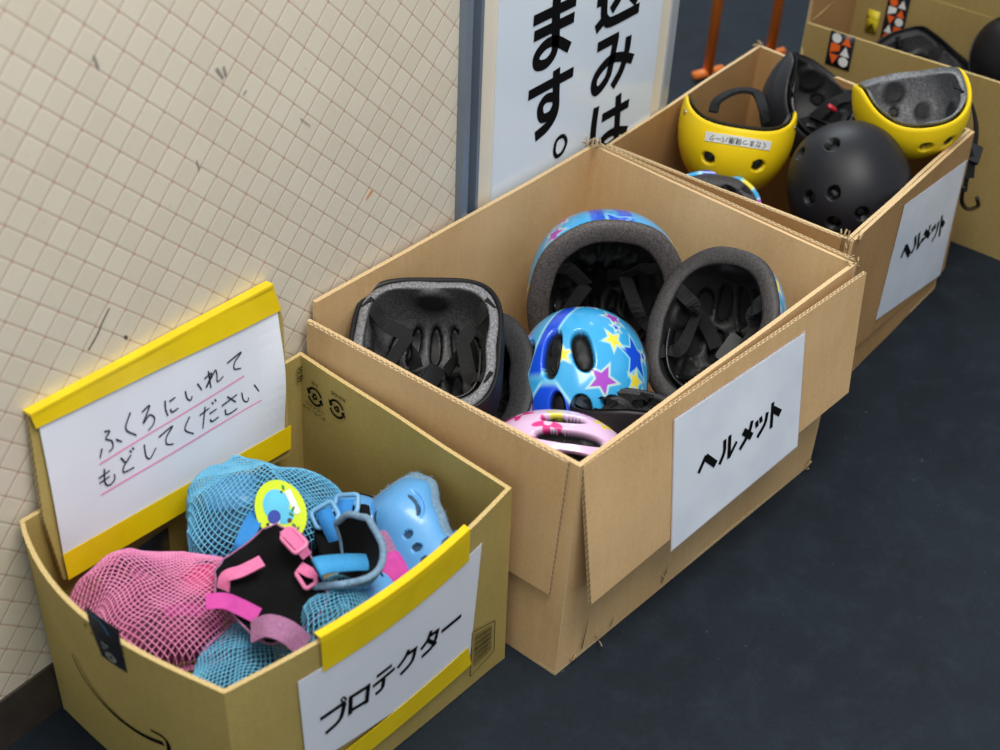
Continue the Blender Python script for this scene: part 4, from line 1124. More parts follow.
# far box
y1, at1, rd1 = helmet('skate_helmet', 'upside-down yellow helmet with a white name sticker and two holes', (1.0479, -0.0933, 0.2480), (-0.4510, -0.2029, -0.8692), (-0.7723, -0.4562, 0.4421),
       skate(.090, .080, .096, rim=(85, 93, 86, 19)), pat_plain((240, 205, 22)), SHELL_MATTE, GB3, foam=(30, 30, 32), rimc=(40, 40, 42), th_=.014, straps=None, ring=False, rivets=(64, -66), lip=-.002, roll=False)
y2, at2, rd2 = helmet('skate_helmet', 'upside-down yellow helmet with grey foam inside showing, rightmost in the far box', (1.1556, -0.2880, 0.3160), (0.0712, -0.1481, -0.9864), (-0.6787, -0.7321, 0.0577),
       skate(.082, .075, .080, rim=(86, 95, 88, 16), h=[(6, 64, .0085), (-20, 64, .0085), (180, 50, .008)]), pat_plain((240, 205, 22)), SHELL_MATTE, GB3, foam=(84, 84, 86), rimc=(112, 114, 116), th_=.014, straps=None, ring=False, rivets=(-78,), lip=-.002, roll=False)
k1, at3, rd3 = helmet('skate_helmet', 'matte black helmet with its smooth dome facing out between the two yellow ones', (1.0327, -0.2793, 0.2250), (-0.7316, -0.1538, 0.6642), (0.3939, 0.5983, 0.6978),
       skate(.090, .081, .092, h=SK_K), pat_plain((26, 26, 31)), SHELL_MATTE, GB3, straps=None, ring=False, rivets=(-82,), lip=-.002)
k2, at4, rd4 = helmet('skate_helmet', 'glossy black helmet with its inside showing, behind the matte black dome', (1.1660, -0.1526, 0.2650), (-0.0455, 0.5566, -0.8295), (0.8291, 0.2141, 0.5164),
       skate(.084, .072, .090), pat_plain((22, 20, 24)), SHELL_GLOSS, GB3, foam=(22, 22, 24), rimc=(30, 30, 32), th_=.012, rivets=(60,), lip=-.002, roll=False)
helmet('bicycle_helmet', 'blue-rimmed helmet with black liner up, half buried at the left of the far box', (0.9116, -0.1469, 0.1970), (0.3706, 0.2174, -0.9030), (0.7625, 0.4891, 0.4235),
       bike(.066, .064, .060, v=[]), pat_star, SHELL_GLOSS, GB3, foam=(40, 40, 42), rimc=(60, 60, 64), ring=False, th_=.022, lip=.001, roll=False)
def hparts(par, name, pts, w_, th, m_, up):
    Mi = world_inv(par); bm = bmesh.new(); R3 = Mi.to_3x3()
    ribbon(bm, [Mi @ V(p) for p in pts], w_, th, [R3 @ V(u) for u in up] if isinstance(up, list) else R3 @ V(up)); return obj(name, bm, m_, par, smooth=False)
# sticker, upside down with the helmet
Mi = world_inv(y1)
c = at1(-3, 76, -.0012)
FS = None
def sticker(par, at, t0, p0, wid, hei):
    """curved sticker hugging the shell: rows of points along azimuth"""
    bm = bmesh.new(); n = 14; rows = []
    for k in range(n+1):
        t = t0+(k/n-.5)*wid
        rows.append([bm.verts.new(at(t, p0+d, -.0011)) for d in (-hei/2, hei/2)]+[bm.verts.new(at(t, p0+d, .0)) for d in (hei/2, -hei/2)])
    for A, B in zip(rows, rows[1:]):
        for q in range(4): bm.faces.new([A[q], A[(q+1) % 4], B[(q+1) % 4], B[q]])
    bm.faces.new(rows[0][::-1]); bm.faces.new(rows[-1]); bmesh.ops.recalc_face_normals(bm, faces=bm.faces[:])
    return obj('name_sticker', bm, mat('sticker_white', (222, 224, 222), .45), par, smooth=False)
stk = sticker(y1, at1, 0, 75, 60, 7.6)
cu = bpy.data.curves.new('lettering', 'FONT'); cu.body = 'くだまつ健康パーク'; cu.size = .0088; cu.align_x = 'CENTER'; cu.align_y = 'CENTER'; cu.resolution_u = 2
tmp = bpy.data.objects.new('lettering', cu); COL.objects.link(tmp)
dg = bpy.context.evaluated_depsgraph_get(); dg.update()
me = bpy.data.meshes.new_from_object(tmp.evaluated_get(dg)); bpy.data.objects.remove(tmp)
xs = [v.co.x for v in me.vertices]; W0 = max(xs)-min(xs)
for v in me.vertices:        # wrap the text round the shell
    u, q = v.co.x/W0*50, v.co.y
    p = at1(u, 75-math.degrees(q/.088), -.0016); v.co = p
me.materials.clear(); me.materials.append(INK)
o = bpy.data.objects.new('lettering', me); COL.objects.link(o); o.parent = stk
# chin straps of the skate helmets
hparts(y1, 'strap', [(1.0547, -0.0501, 0.2500), (1.0695, -0.0475, 0.2620), (1.1008, -0.0587, 0.2680), (1.1139, -0.0820, 0.2680), (1.0917, -0.1070, 0.2620), (1.0884, -0.1166, 0.2450)], .013, .005, PAD, (-0.0081, 0.1781, 0.9840))
hparts(y2, 'strap', [(1.1671, -0.3350, 0.3483), (1.1786, -0.3450, 0.3388), (1.2221, -0.3500, 0.3004), (1.2458, -0.3560, 0.2597), (1.2479, -0.3600, 0.2291)], .013, .0022, STRAP, [(-0.3621, 0.1574, 0.9188), (0.0184, -0.3300, 0.9438), (0.0647, -0.6986, 0.7126), (-0.0834, -0.8660, 0.4930), (-0.2142, -0.8122, 0.5427)])
hparts(y2, 'strap', [(1.2455, -0.3600, 0.2333), (1.2362, -0.3640, 0.2103), (1.2287, -0.3660, 0.1919), (1.2337, -0.3670, 0.1675)], .009, .0022, STRAP, (-0.5039, -0.6109, 0.6106))
hparts(y2, 'strap', [(1.2113, -0.3610, 0.2416), (1.2225, -0.3660, 0.2200), (1.2243, -0.3700, 0.1954)], .016, .003, STRAP, (-0.6948, -0.3848, 0.6076))
Mi = world_inv(y2)
bm = bmesh.new()
tube(bm, catmull([Mi @ V(p) for p in ((1.2216, -0.3670, 0.1826), (1.2337, -0.3680, 0.1515), (1.2713, -0.3680, 0.1228), (1.3232, -0.3660, 0.1034), (1.3071, -0.3660, 0.1243))], 6), .0032, 8)
obj('hook', bm, BLKPLAST, y2)
bm = bmesh.new(); add_box(bm, (0, 0, 0), .020, .026, .010, Matrix.Translation(Mi @ V((1.2307, -0.3660, 0.2291))) @ axes(Mi.to_3x3() @ V((-0.4706, -0.4524, 0.7575)), Mi.to_3x3() @ V((0.4123, -0.8792, -0.2387))).to_4x4())
bmesh.ops.bevel(bm, geom=bm.edges[:], offset=.002, segments=2); obj('buckle', bm, BLKPLAST, y2, smooth=False)
hparts(k1, 'strap', [(1.1166, -0.2944, 0.2220), (1.1243, -0.3080, 0.2240), (1.1226, -0.3255, 0.2160), (1.1107, -0.3395, 0.2050), (1.0923, -0.3306, 0.2050)], .012, .003, STRAP, (-0.0933, -0.4110, 0.9069))
Mi = world_inv(k2)
bm = bmesh.new(); add_box(bm, (0, 0, 0), .006, .014, .005, Matrix.Translation(Mi @ V((1.1523, -0.1819, 0.2650)))); bmesh.ops.bevel(bm, geom=bm.edges[:], offset=.0012, segments=2); obj('clip', bm, mat('red_clip', (190, 40, 56), .4), k2, label='red clip')
bm = bmesh.new(); p = at4(-150, 52, .0125); bmesh.ops.create_uvsphere(bm, u_segments=12, v_segments=8, radius=.006, matrix=Matrix.Translation(p)); obj('badge', bm, mat('blue_badge', (30, 90, 170), .4), k2, label='blue round badge')
# last box
helmet('skate_helmet', 'black helmet tipped over with grey liner showing, left one in the last box', (1.4620, -0.1869, 0.2226), (-0.0157, 0.1922, -0.9812), (0.6718, -0.6704, -0.3151),
       skate(.088, .066, .08), pat_plain((20, 20, 22)), SHELL_MATTE, 'helmets in the last box', foam=(58, 58, 60), rimc=(60, 60, 62), th_=.014, ring=False, lip=-.002)
helmet('skate_helmet', 'black helmet at the far right edge, beside the tipped one in the last box', (1.4630, -0.3213, 0.2634), (-0.3305, -0.4705, 0.8181), (-0.2594, -0.3782, -0.8886),
       skate(.075, .062, .075), pat_plain((16, 16, 18)), SHELL_MATTE, 'helmets in the last box', straps=None, ring=False, lip=-.002)

# ------------------------------------------------------------------ pads and net bags in the front carton
FLEECE_B = mat('grey_blue_fabric', (128, 158, 182), .95, (104, 134, 160), 260, bump=.6, bscale=700)
PLB = mat('light_blue_plastic', (96, 164, 222), .30, (90, 158, 216), 10, coat=.25)
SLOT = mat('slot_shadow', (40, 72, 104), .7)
BSTRAP = mat('blue_webbing', (64, 156, 214), .8, (54, 146, 204), 300, bump=.4, bscale=800)
BPLAST = mat('pale_blue_plastic', (120, 178, 224), .35)
DBLUE = mat('bright_blue_webbing', (46, 132, 206), .8, (40, 124, 196), 300, bump=.3, bscale=800)
BLKCLOTH = mat('black_cloth', (15, 15, 16), .95, (9, 9, 10), 60, bump=.8, bscale=90, spec=.2)
PSTRAP = mat('pink_webbing', (226, 120, 166), .8, (216, 108, 156), 300, bump=.4, bscale=800)
PPLAST = mat('pink_plastic', (232, 128, 172), .35)
MAUVE = mat('mauve_mesh_fabric', (176, 120, 158), .9, (146, 96, 134), 500, bump=.6, bscale=900)
HOT = mat('hot_pink_fabric', (236, 64, 130), .8, (220, 52, 120), 100)
MAG = mat('magenta_fabric', (206, 70, 160), .8, (190, 60, 148), 100)

def pad_mesh(bm, L, wf, bend, dome, th, nu=36, nv=48, mi=0, lb=0., inner=None, dis=None, mi_in=None):
    """pad along v (length L), half-width wf(v); bends away across (bend) and along (lb); closed solid"""
    def ctr(u, v):
        x = u*wf(v); y = v*L/2
        z = -bend*(x/.045)**2 - lb*(y/(L/2))**2
        return V((x, y, z))
    def nrm(u, v):
        e = .02
        a = ctr(u+e, v)-ctr(u-e, v); b = ctr(u, v+e)-ctr(u, v-e)
        n = a.cross(b); return n.normalized() if n.length > 1e-9 else V((0, 0, 1))
    T, B = [], []
    for i in range(nv+1):
        v = -1+2*i/nv; v = math.sin(v*PI/2)*.5+v*.5
        r1, r2 = [], []
        for j in range(nu+1):
            u = -1+2*j/nu; u = math.sin(u*PI/2)*.6+u*.4
            edge = max(0., (1-abs(u)**6))**.5*max(0., (1-abs(v)**10))**.5
            n = nrm(u, v); c = ctr(u, v)
            h = dome(u, v) if dome else 0
            d = dis(c.x, c.y) if dis else 0
            r1.append(bm.verts.new(c+n*(th*edge+h*edge+d*edge))); r2.append(bm.verts.new(c+n*(inner(u, v) if inner else 0)*edge-n*.0008*edge))
        T.append(r1); B.append(r2)
    for i in range(nv):
        for j in range(nu):
            f = bm.faces.new([T[i][j], T[i][j+1], T[i+1][j+1], T[i+1][j]]); f.material_index = mi
            f = bm.faces.new([B[i][j], B[i+1][j], B[i+1][j+1], B[i][j+1]]); f.material_index = mi if mi_in is None else mi_in
    bmesh.ops.remove_doubles(bm, verts=bm.verts[:], dist=1e-6)
    return ctr, nrm

def interp(tab):
    xs = [a for a, _ in tab]; ys = [b for _, b in tab]
    def f(v):
        for i in range(len(xs)-1):
            if v <= xs[i+1]:
                t = (v-xs[i])/(xs[i+1]-xs[i]); t = max(0, min(1, t)); t = t*t*(3-2*t); return ys[i]*(1-t)+ys[i+1]*t
        return ys[-1]
    return f

def arc_dis(arcs, holes):
    """slots (arc centre, radius, a0, a1) and round holes pressed into a shell"""
    def f(x, y):
        d = 0
        for cx, cy, r, a0, a1, wd in arcs:
            a = math.degrees(math.atan2(y-cy, x-cx)) % 360; rr = math.hypot(x-cx, y-cy)
            if a0 <= a <= a1:
                k = min(1, (a-a0)/18, (a1-a)/18); d = min(d, -.004*k*max(0, 1-abs(rr-r)/wd)**.6)
        for cx, cy, rx, ry in holes:
            q = math.hypot((x-cx)/rx, (y-cy)/ry)
            if q < 1.15: d = min(d, -.004*min(1, (1.15-q)/.3))
        return d
    return f

# --- light blue knee pad leaning on the front panel
kp = thing('knee_pad', 'light blue knee pad with hard shell and fuzzy grey-blue edge, at the right corner', 'knee pad', (0.1905, -0.2400, 0.1917), 'protective pads in the front box', axes((-0.5715, 0.0541, 0.8188), (-0.7475, 0.3824, -0.5432)))
wfb = interp([(-1, .022), (-.92, .039), (-.6, .047), (-.1, .039), (.35, .034), (.75, .045), (.95, .038), (1, .019)])
wfs = interp([(-1, .015), (-.92, .033), (-.6, .041), (-.1, .033), (.35, .028), (.75, .040), (.95, .034), (1, .015)])
bm = bmesh.new(); pad_mesh(bm, .128, wfb, .012, None, .011, lb=.010)
rf = random.Random(4)
bm.faces.ensure_lookup_table()
fl = [f for f in bm.faces]
for k in range(2600):      # fleece fibres
    f = rf.choice(fl); c = f.calc_center_median()
    if abs(c.x) < wfs(max(-1, min(1, c.y/.058)))*.95 and abs(c.y) < .050: continue
    n = (f.normal+V((rf.uniform(-.8, .8), rf.uniform(-.8, .8), rf.uniform(-.5, .8)))).normalized()
    s = n.orthogonal().normalized()*.00032
    p = c+V((rf.uniform(-.001, .001), rf.uniform(-.001, .001), 0)); ln = rf.uniform(.0015, .0036)
    a, b, d = bm.verts.new(p-s), bm.verts.new(p+s), bm.verts.new(p+n*ln)
    bm.faces.new([a, b, d])
obj('fleece_backing', bm, FLEECE_B, kp)
bm = bmesh.new()
kd = lambda u, v: .012*math.exp(-((u/.75)**2+((v+.38)/.42)**2))+.005*math.exp(-((u/.9)**2+((v-.6)/.35)**2))
dis = arc_dis([(-.001, -.018, .0225, 300, 360, .0022), (-.001, -.018, .0225, 130, 215, .0022), (.030, .046, .013, 175, 275, .0022), (-.032, .044, .013, 265, 360, .0022)],
              [(0., .006, .0042, .0034), (.0, .022, .0046, .0036), (0., .039, .0050, .0040)])
pad_mesh(bm, .118, wfs, .012, kd, .014, nu=120, nv=160, lb=.010, dis=dis, inner=lambda u, v: .011)
bm.faces.ensure_lookup_table()
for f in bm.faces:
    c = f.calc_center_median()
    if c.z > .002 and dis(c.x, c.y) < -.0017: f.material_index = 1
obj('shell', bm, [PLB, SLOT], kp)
bm = bmesh.new()
for sx in (-1,):
    ribbon(bm, [V((sx*.034, .034, -.004)), V((sx*.044, .036, -.010)), V((sx*.045, .034, -.022)), V((sx*.030, .034, -.030))], .022, .002, [V((sx*.3, 0, 1)), V((sx, 0, .2)), V((sx, 0, -.5)), V((0, 0, -1))])
obj('strap', bm, DBLUE, kp)

# --- blue elbow pad seen from its hollow side, strap across
ep = thing('elbow_pad', 'blue-grey elbow pad turned hollow side up with a light blue strap across it', 'elbow pad', (0.1028, -0.2520, 0.2248), 'protective pads in the front box', axes((0.4935, -0.5628, -0.6631), (0.9469, 0.1790, 0.2669)))
wfe = interp([(-1, .018), (-.8, .034), (0, .037), (.8, .034), (1, .018)])
bm = bmesh.new(); ce_, _n = pad_mesh(bm, .066, wfe, .050, None, .007, mi_in=1)
eb = [ce_(-1+k/12, -1) for k in range(24)]+[ce_(1, -1+k/12) for k in range(24)]+[ce_(1-k/12, 1) for k in range(24)]+[ce_(-1, 1-k/12) for k in range(24)]
b2_ = bmesh.new(); tube(b2_, [V((q.x, q.y, q.z+.002)) for q in eb], .0034, 8, True); obj('rim', b2_, FLEECE_B, ep)
obj('padding', bm, [FLEECE_B, BLKCLOTH], ep)
bm = bmesh.new(); pad_mesh(bm, .050, interp([(-1, .012), (-.6, .027), (.6, .027), (1, .012)]), .050, lambda u, v: .006*(1-u*u)*(1-v*v), .010, inner=lambda u, v: .0062)
obj('shell', bm, PLB, ep)
es = thing('wrist_guard', 'black wrist guard with two pale blue buckles between the net bag and the knee pad', 'wrist guard', (0.1353, -0.2024, 0.2050), 'protective pads in the front box', axes((-0.3141, 0.0591, 0.9475), (0.7529, -0.6445, 0.1332)))
bm = bmesh.new(); pad_mesh(bm, .07, interp([(-1, .016), (-.7, .026), (.7, .030), (1, .018)]), -.012, None, .007)
obj('padding', bm, BLKCLOTH, es)
for (px, py, pz), d in (((-.012, .020, .018), .2), ((.010, .026, .016), -.35)):
    c = V((px, py, pz)); ax = V((math.cos(d), math.sin(d), .1)); ay = V((-math.sin(d), math.cos(d), .25))
    bm = bmesh.new(); rect_ring(bm, c, ax, ay, .024, .020, .0027); tube(bm, [c-ax.normalized()*.010, c+ax.normalized()*.010], .0017, 6)
    bu = obj('buckle', bm, BPLAST, es)
    bm = bmesh.new(); ribbon(bm, [c+ay*.004+V((0, 0, .002)), c-ay*.008+V((0, 0, .004)), c-ay*.020-V((0, 0, .002)), c-ay*.034-V((0, 0, .010))], .016, .0018, V((0, 0, 1)))
    obj('strap', bm, DBLUE, es)
bm = bmesh.new()
A, B = V((0.0522, -0.2500, 0.2627)), V((0.1083, -0.2620, 0.2309)); Mi = world_inv(ep)
A, B = Mi @ A, Mi @ B; mid = (A+B)/2
up = Mi.to_3x3() @ V((-0.3734, -0.1161, 0.9204))
ribbon(bm, [A-up*.016+(A-B)*.06, A, mid+up*.004, B, B-up*.014+(B-A)*.08], .019, .002, up)
obj('strap', bm, BSTRAP, ep)
# --- blue cap behind the wrist guard
cp = thing('knee_pad', 'blue hard shell pad half hidden behind the wrist guard buckles', 'knee pad', (0.1652, -0.1754, 0.1850), 'protective pads in the front box', axes((-0.0098, 0.0436, 0.9990), (0.6148, -0.7876, 0.0405)))
bm = bmesh.new(); pad_mesh(bm, .075, interp([(-1, .012), (-.8, .030), (.8, .030), (1, .012)]), .012, lambda u, v: .012*(1-u*u)*(1-v*v), .010); obj('shell', bm, PLB, cp)
bm = bmesh.new(); pad_mesh(bm, .09, interp([(-1, .016), (-.8, .036), (.8, .036), (1, .016)]), .012, None, .006); obj('padding', bm, BLKCLOTH, cp)
# --- mauve pad under the elbow pad
mp = thing('elbow_pad', 'mauve pad of mesh fabric wedged between the elbow pad and the front panel', 'elbow pad', (0.1442, -0.2520, 0.1735), 'protective pads in the front box', axes((-0.2145, -0.5080, 0.8342), (0.7710, -0.3879, 0.5050)))
bm = bmesh.new(); pad_mesh(bm, .10, interp([(-1, .016), (-.7, .036), (.7, .036), (1, .016)]), .014, None, .008); obj('padding', bm, MAUVE, mp)
bm = bmesh.new(); pad_mesh(bm, .05, interp([(-1, .010), (-.7, .022), (.7, .022), (1, .010)]), .014, lambda u, v: .006*(1-u*u)*(1-v*v), .012, inner=lambda u, v: .008); obj('shell', bm, MAG, mp)
lp = thing('knee_pad', 'small blue pad corner showing under the mauve pad at the front panel', 'knee pad', (0.1088, -0.2580, 0.1758), 'protective pads in the front box', axes((-0.1679, -0.2079, 0.9636), (0.7436, -0.5814, 0.3301)))
bm = bmesh.new(); pad_mesh(bm, .06, interp([(-1, .012), (-.7, .028), (.7, .028), (1, .012)]), .010, lambda u, v: .005*(1-u*u)*(1-v*v), .010); obj('shell', bm, PLB, lp)

# --- black pad with pink binding, hollow side up
bp_ = thing('elbow_pad', 'black-lined pad with pink binding, straps and buckles, hollow side up in the middle', 'elbow pad', (0.0398, -0.2042, 0.2150), 'protective pads in the front box', axes((0.4732, 0.1227, -0.8724), (0.8305, -0.3171, 0.4579)))
wfp = interp([(-1, .022), (-.85, .036), (-.4, .046), (.1, .043), (.6, .040), (.9, .034), (1, .020)])
bm = bmesh.new(); ctr, nrm = pad_mesh(bm, .102, wfp, .016, None, .005, mi_in=1, lb=.004, inner=lambda u, v: -.0016*math.sin(5*u+3*v)-.0012*math.sin(7*v-4*u+1))
obj('padding', bm, [MAUVE, BLKCLOTH], bp_)
bm = bmesh.new(); bd_ = []
N_ = 30
for k in range(N_): bd_.append(ctr(-1+2*k/N_, -1))
for k in range(N_): bd_.append(ctr(1, -1+2*k/N_))
for k in range(N_): bd_.append(ctr(1-2*k/N_, 1))
for k in range(N_): bd_.append(ctr(-1, 1-2*k/N_))
tube(bm, bd_, .0010, 8, True); obj('binding', bm, MAUVE, bp_)
Mi = world_inv(bp_)
def L_(p): return Mi @ V(p)
upv = Mi.to_3x3() @ V((-0.3734, -0.1161, 0.9204))
def part_ribbon(name, par, pts, w_, th, m_, up):
    bm = bmesh.new(); ribbon(bm, pts, w_, th, up); return obj(name, bm, m_, par, smooth=False)
part_ribbon('strap', bp_, [L_((0.0049, -0.1726, 0.2150)), L_((0.0117, -0.1709, 0.2280)), L_((0.0237, -0.1794, 0.2320)), L_((0.0431, -0.1857, 0.2340))], .012, .0018, PSTRAP, upv)
part_ribbon('strap', bp_, [L_((-0.0199, -0.1782, 0.2260)), L_((-0.0094, -0.1903, 0.2270)), L_((-0.0011, -0.2013, 0.2200)), L_((0.0065, -0.2157, 0.2120))], .015, .0018, MAG, upv)
part_ribbon('tongue', bp_, [L_((-0.0103, -0.2253, 0.2120)), L_((-0.0035, -0.2393, 0.2240)), L_((0.0035, -0.2557, 0.2220)), L_((0.0111, -0.2680, 0.2060))], .021, .003, MAUVE, upv)
for (a, b), (c, d) in ((((0.0643, -0.1986, 0.2620), (0.0614, -0.2187, 0.2580)), (.015, .021)),):
    A, B = L_(a), L_(b); ax = (B-A).normalized()
    bm = bmesh.new(); rect_ring(bm, (A+B)/2, ax, upv.cross(ax), .023, .014, .0022); obj('buckle', bm, PPLAST, bp_)
    part_ribbon('strap', bp_, [A-ax*.004+upv*.001, (A+B)/2+upv*.003, B+upv*.001, B+ax*.006-upv*.008], .010, .0018, PSTRAP, upv)
A, B = L_((0.0573, -0.2213, 0.2360)), L_((0.0511, -0.2409, 0.2320)); ax = (B-A).normalized()
bm = bmesh.new(); rect_ring(bm, (A+B)/2, ax, upv.cross(ax), .020, .012, .0022); obj('buckle', bm, PPLAST, bp_)
part_ribbon('strap', bp_, [A-ax*.002+upv*.002, (A+B)/2+upv*.002+upv.cross(ax)*.006, (A+B)/2+upv.cross(ax)*.014-upv*.006], .010, .0018, PSTRAP, upv)

# --- net bags
def net_bag(name, label, loc, R_, rx, ry, h, n, strand, m_, seed, wr=1., lobes=(), under=.55, shift=None):
    t = thing(name, label, 'net bag', loc, 'net bags in the front box', R_)
    rnd = random.Random(seed); bm = bmesh.new()
    W_ = [(rnd.uniform(-3, 3), rnd.uniform(-3, 3), rnd.uniform(0, 6.3), rnd.uniform(.4, 1)) for _ in range(7)]
    def f(a, b):
        # diamond lattice coordinate -> disc
        r = math.hypot(a, b); th = math.atan2(b, a)
        k = 1+.10*math.sin(3*th+W_[0][2])+.06*math.sin(5*th+W_[1][2])
        if r < 1: rr = r; z = (1-r**2.6)**.55 if r < 1 else 0
        else: q = min(1, (r-1)/.42); rr = 1-q*(1-under)*.9; z = -q*.55
        x = rx*k*rr*math.cos(th); y = ry*k*rr*math.sin(th); zz = h*z
        for (fx, fy, p, am) in W_:
            g = math.sin(fx*.55*x/rx+fy*.55*y/ry+p)
            zz += wr*.0032*am*(1-abs(g))**2*2*(1 if r < 1 else .3)
        cr = math.sin(W_[0][0]*1.3*x/rx+W_[0][1]*1.1*y/ry+W_[3][2])+.6*math.sin(W_[1][0]*1.7*x/rx-W_[1][1]*1.3*y/ry)+.9*(1-abs(math.sin(2.6*x/rx+1.2*y/ry+seed)))**3*2
        zz += wr*.0022*cr*(1 if r < 1 else .4)
        for lx, ly, lr, lh in lobes:
            zz += lh*math.exp(-(((x-lx)/lr)**2+((y-ly)/lr)**2))*(1 if r < 1 else 0)
        return V((x, y, zz))
    vs = {}
    def gv(i, j):
        if (i, j) not in vs: vs[(i, j)] = bm.verts.new(f((i+j)/(1.4142*n), (i-j)/(1.4142*n)))
        return vs[(i, j)]
    m = int(n*1.42*1.42)+2
    for i in range(-m, m):
        for j in range(-m, m):
            cs = [(i, j), (i+1, j), (i+1, j+1), (i, j+1)]
            if all(math.hypot((a+b)/(1.4142*n), (a-b)/(1.4142*n)) < 1.42 for a, b in cs):
                bm.faces.new([gv(*c) for c in cs])
    bmesh.ops.recalc_face_normals(bm, faces=bm.faces[:])
    o = obj('net', bm, m_, t)
    md = o.modifiers.new('strands', 'WIREFRAME'); md.thickness = strand; md.use_even_offset = False; md.use_relative_offset = False; md.use_boundary = True
    return t, f
NETB = mat('blue_net_cord', (116, 190, 224), .7, (96, 172, 210), 60)
NETP = mat('pink_net_cord', (236, 148, 190), .7, (228, 132, 178), 60)
def lump(bm, c, rx, ry, rz, seed, M=None):
    r_ = random.Random(seed); a = [r_.uniform(0, 6) for _ in range(4)]
    k = bmesh.ops.create_icosphere(bm, subdivisions=4, radius=1.)
    for v in k['verts']:
        p = v.co.copy(); s = 1+.08*math.sin(4*p.x+a[0])+.06*math.sin(6*p.y+a[1])+.05*math.sin(5*p.z+a[2])
        q = V((p.x*rx*s, p.y*ry*s, p.z*rz*s)); v.co = (M @ q if M else q)+V(c)

Rup = Matrix.Identity(3)
# large blue bag at the back
BB = (0.1193, -0.1028, 0.1650)
t, fbb = net_bag('net_bag', 'large light blue net bag with a lime green oval tag, against the placard', BB, axes((0.0, -.12, 1), (.6, -.6, 0)), .080, .066, .050, 20, .0018, NETB, 3, 2.3, lobes=((-.02, -.02, .03, .012), (.03, .02, .03, .01)))
Mi = world_inv(t)
def LB(p): return Mi @ V(p)
LIME = mat('lime_tag_plastic', (206, 226, 32), .35, (198, 220, 24), 20)
TGB = mat('tag_blue_print', (92, 196, 232), .4); TGN = mat('tag_navy_print', (38, 66, 168), .4); TGW = mat('tag_white_print', (232, 236, 236), .4); TGG = mat('tag_green_print', (40, 128, 70), .5); TGD = mat('tag_brown_print', (70, 40, 40), .5)
tc_ = V((0.1002, -0.1535, 0.2360)); upn = V((-0.4974, -0.2824, 0.8203)); ax_ = V((0.1223, -0.1322, 0.2440))-tc_; ax_ = (ax_-upn*ax_.dot(upn)).normalized()
tx_ = ax_.cross(upn).normalized()
FT = Frame(tc_, tc_+tx_, tc_-ax_)
if FT.n.dot(upn) < 0: FT.n = -FT.n
rot_ = .35
def oval(rx, ry, cx=0, cy=0, n=40, rt=0.): return [(cx+rx*math.cos(2*PI*k/n)*math.cos(rt)-ry*math.sin(2*PI*k/n)*math.sin(rt), cy+rx*math.cos(2*PI*k/n)*math.sin(rt)+ry*math.sin(2*PI*k/n)*math.cos(rt)) for k in range(n)]
bm = bmesh.new(); flat_poly(bm, FT, oval(.0235, .0315, rt=rot_), 0, .0016); tg = obj('tag', bm, LIME, t, smooth=False, world=True)
def tagp(pts, m_, h=.0018):
    bm = bmesh.new(); flat_poly(bm, FT, pts, h); o = obj('tag_print', bm, m_, tg, smooth=False); o.matrix_parent_inverse = world_inv(tg)
tagp(oval(.0125, .0155, -.004, .006, rt=.2), TGB); tagp(oval(.0085, .0075, .004, -.006, rt=.2), TGB, .00175)
tagp(oval(.0062, .0068, -.0065, -.0055), TGN, .0022); tagp(oval(.0030, .0062, -.0065, -.0125, rt=-.9), TGW, .0021)
tagp([(a*math.cos(.35)-b*math.sin(.35)+.0125, a*math.sin(.35)+b*math.cos(.35)+.006) for a, b in [(-.003, .0125), (-.0015, .014), (.0015, .014), (.003, .0125), (.003, -.0105), (.0015, -.012), (-.0015, -.012), (-.003, -.0105)]], TGW, .0022)
for k, (cx, cy, rt) in enumerate(((.000, -.020, .5), (.005, -.022, -.4), (.012, -.016, .7), (.015, -.020, -.6), (-.010, -.016, .3), (.010, -.005, .8), (.004, .022, .2), (.012, .0, -.5))):
    tagp(oval(.0012, .0028, cx, cy, 12, rt), TGG, .0024)
tagp(oval(.0022, .0022, .008, -.0105, 14), TGD, .0024); tagp(oval(.0016, .0016, -.013, -.012, 12), TGD, .0024); tagp(oval(.0012, .0012, .002, .018, 12), TGD, .0024)
up_b = Mi.to_3x3() @ V((-0.4530, -0.1805, 0.8730))
part_ribbon('strap', t, [LB((0.0922, -0.1299, 0.2260)), LB((0.0755, -0.1390, 0.2280)), LB((0.0530, -0.1498, 0.2240)), LB((0.0455, -0.1477, 0.2060))], .017, .0018, DBLUE, up_b)
bm = bmesh.new(); tube(bm, catmull([LB((0.0422, -0.1162, 0.1960)), LB((0.0386, -0.1375, 0.2060)), LB((0.0354, -0.1570, 0.2080)), LB((0.0362, -0.1409, 0.1900))], 8), .0022, 8); obj('drawstring', bm, DBLUE, t)
c_ = thing('knee_pad', 'black and blue pad seen through the large blue net bag', 'knee pad', BB, 'pads inside the net bags', axes((0, -.12, 1), (.6, -.6, 0)))
bm = bmesh.new(); lump(bm, (0, 0, .012), .066, .054, .034, 1); obj('padding', bm, mat('blue_bag_fill', (60, 110, 140), .8, (24, 34, 44), 26), c_)
bm = bmesh.new(); lump(bm, (-.028, .018, .030), .030, .026, .022, 2); obj('shell', bm, PLB, c_)

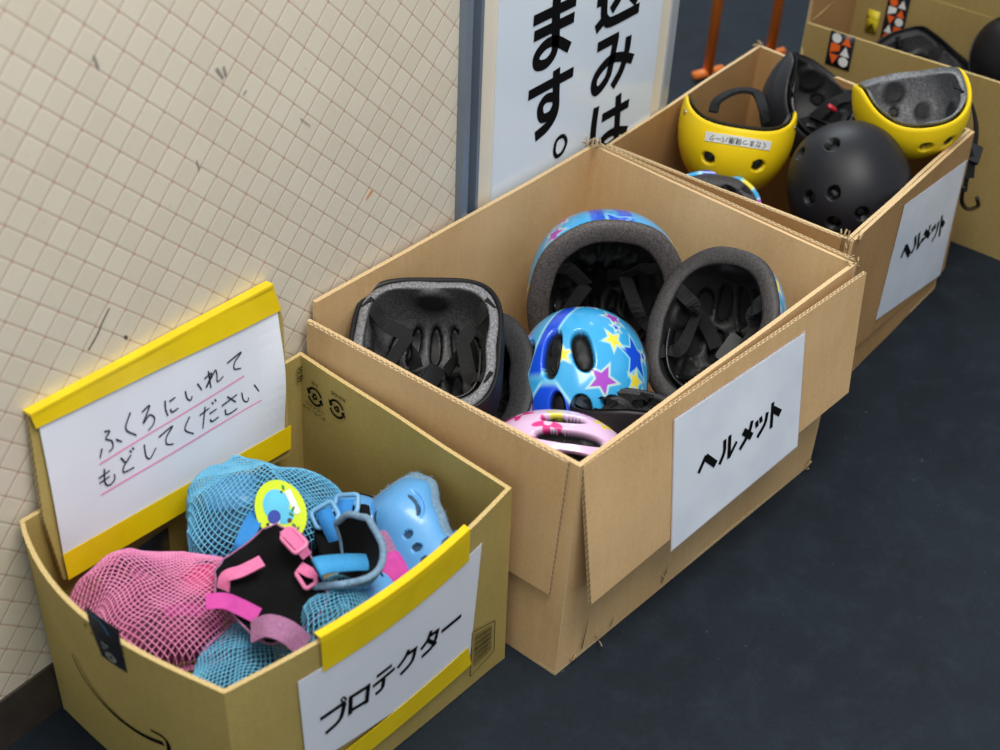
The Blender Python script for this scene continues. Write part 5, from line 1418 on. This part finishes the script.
# pink bag
BP = (-0.0198, -0.1150, 0.1550)
t2, fpp = net_bag('net_bag', 'pink net bag with dark and hot pink pads inside, at the left corner', BP, axes((.04, -.10, 1), (.7, -.6, 0)), .088, .066, .044, 19, .0018, NETP, 8, 1.5, lobes=((-.045, .02, .03, .016), (.045, .02, .028, .014)))
c_ = thing('elbow_pad', 'dark pad with pink bands seen through the pink net bag', 'elbow pad', BP, 'pads inside the net bags', axes((.04, -.10, 1), (.7, -.6, 0)))
bm = bmesh.new(); lump(bm, (-.012, -.012, .014), .062, .046, .034, 5); obj('padding', bm, mat('dark_fill', (62, 40, 54), .9, (150, 66, 106), 22), c_)
bm = bmesh.new(); ribbon(bm, [V((-.05, -.02, .026)), V((-.02, -.026, .040)), V((.02, -.022, .042)), V((.05, -.03, .028))], .014, .003, V((0, 0, 1))); obj('strap', bm, MAG, c_)
c_ = thing('knee_pad', 'hot pink pad seen through the upper end of the pink net bag', 'knee pad', BP, 'pads inside the net bags', axes((.04, -.10, 1), (.7, -.6, 0)))
bm = bmesh.new(); lump(bm, (.040, .016, .030), .028, .024, .020, 6); obj('shell', bm, HOT, c_)

# small blue bag at the front panel corner
BF = (-0.0242, -0.2140, 0.1456)
t3, _ = net_bag('net_bag', 'small light blue net bag with a dark opening, at the near front corner', BF, axes((-.05, -.15, 1), (.85, .1, 0)), .064, .042, .030, 13, .0017, NETB, 12, 1.1)
c_ = thing('wrist_guard', 'black wrist guard seen through the small blue net bag at the near corner', 'wrist guard', BF, 'pads inside the net bags', axes((-.05, -.15, 1), (.85, .1, 0)))
bm = bmesh.new(); lump(bm, (-.014, 0, .004), .030, .028, .018, 9); obj('padding', bm, BLKCLOTH, c_)
bm = bmesh.new(); lump(bm, (.028, .004, .004), .020, .022, .014, 10); obj('shell', bm, mat('steel_blue_fill', (84, 130, 160), .7), c_)

# crumpled blue bag between pads and front panel
BG = (0.0585, -0.2620, 0.1958)
t4, _ = net_bag('net_bag', 'crumpled light blue net bag wedged below the elbow pad strap', BG, axes((.05, -.2, 1), (.8, .2, 0)), .036, .032, .030, 9, .0015, NETB, 17, 1.)
c_ = thing('elbow_pad', 'dark pad seen through the crumpled blue net bag', 'elbow pad', BG, 'pads inside the net bags', axes((.05, -.2, 1), (.8, .2, 0)))
bm = bmesh.new(); lump(bm, (.004, 0, 0), .026, .026, .020, 11); obj('padding', bm, mat('teal_fill', (70, 120, 140), .8, (20, 30, 36), 40), c_)
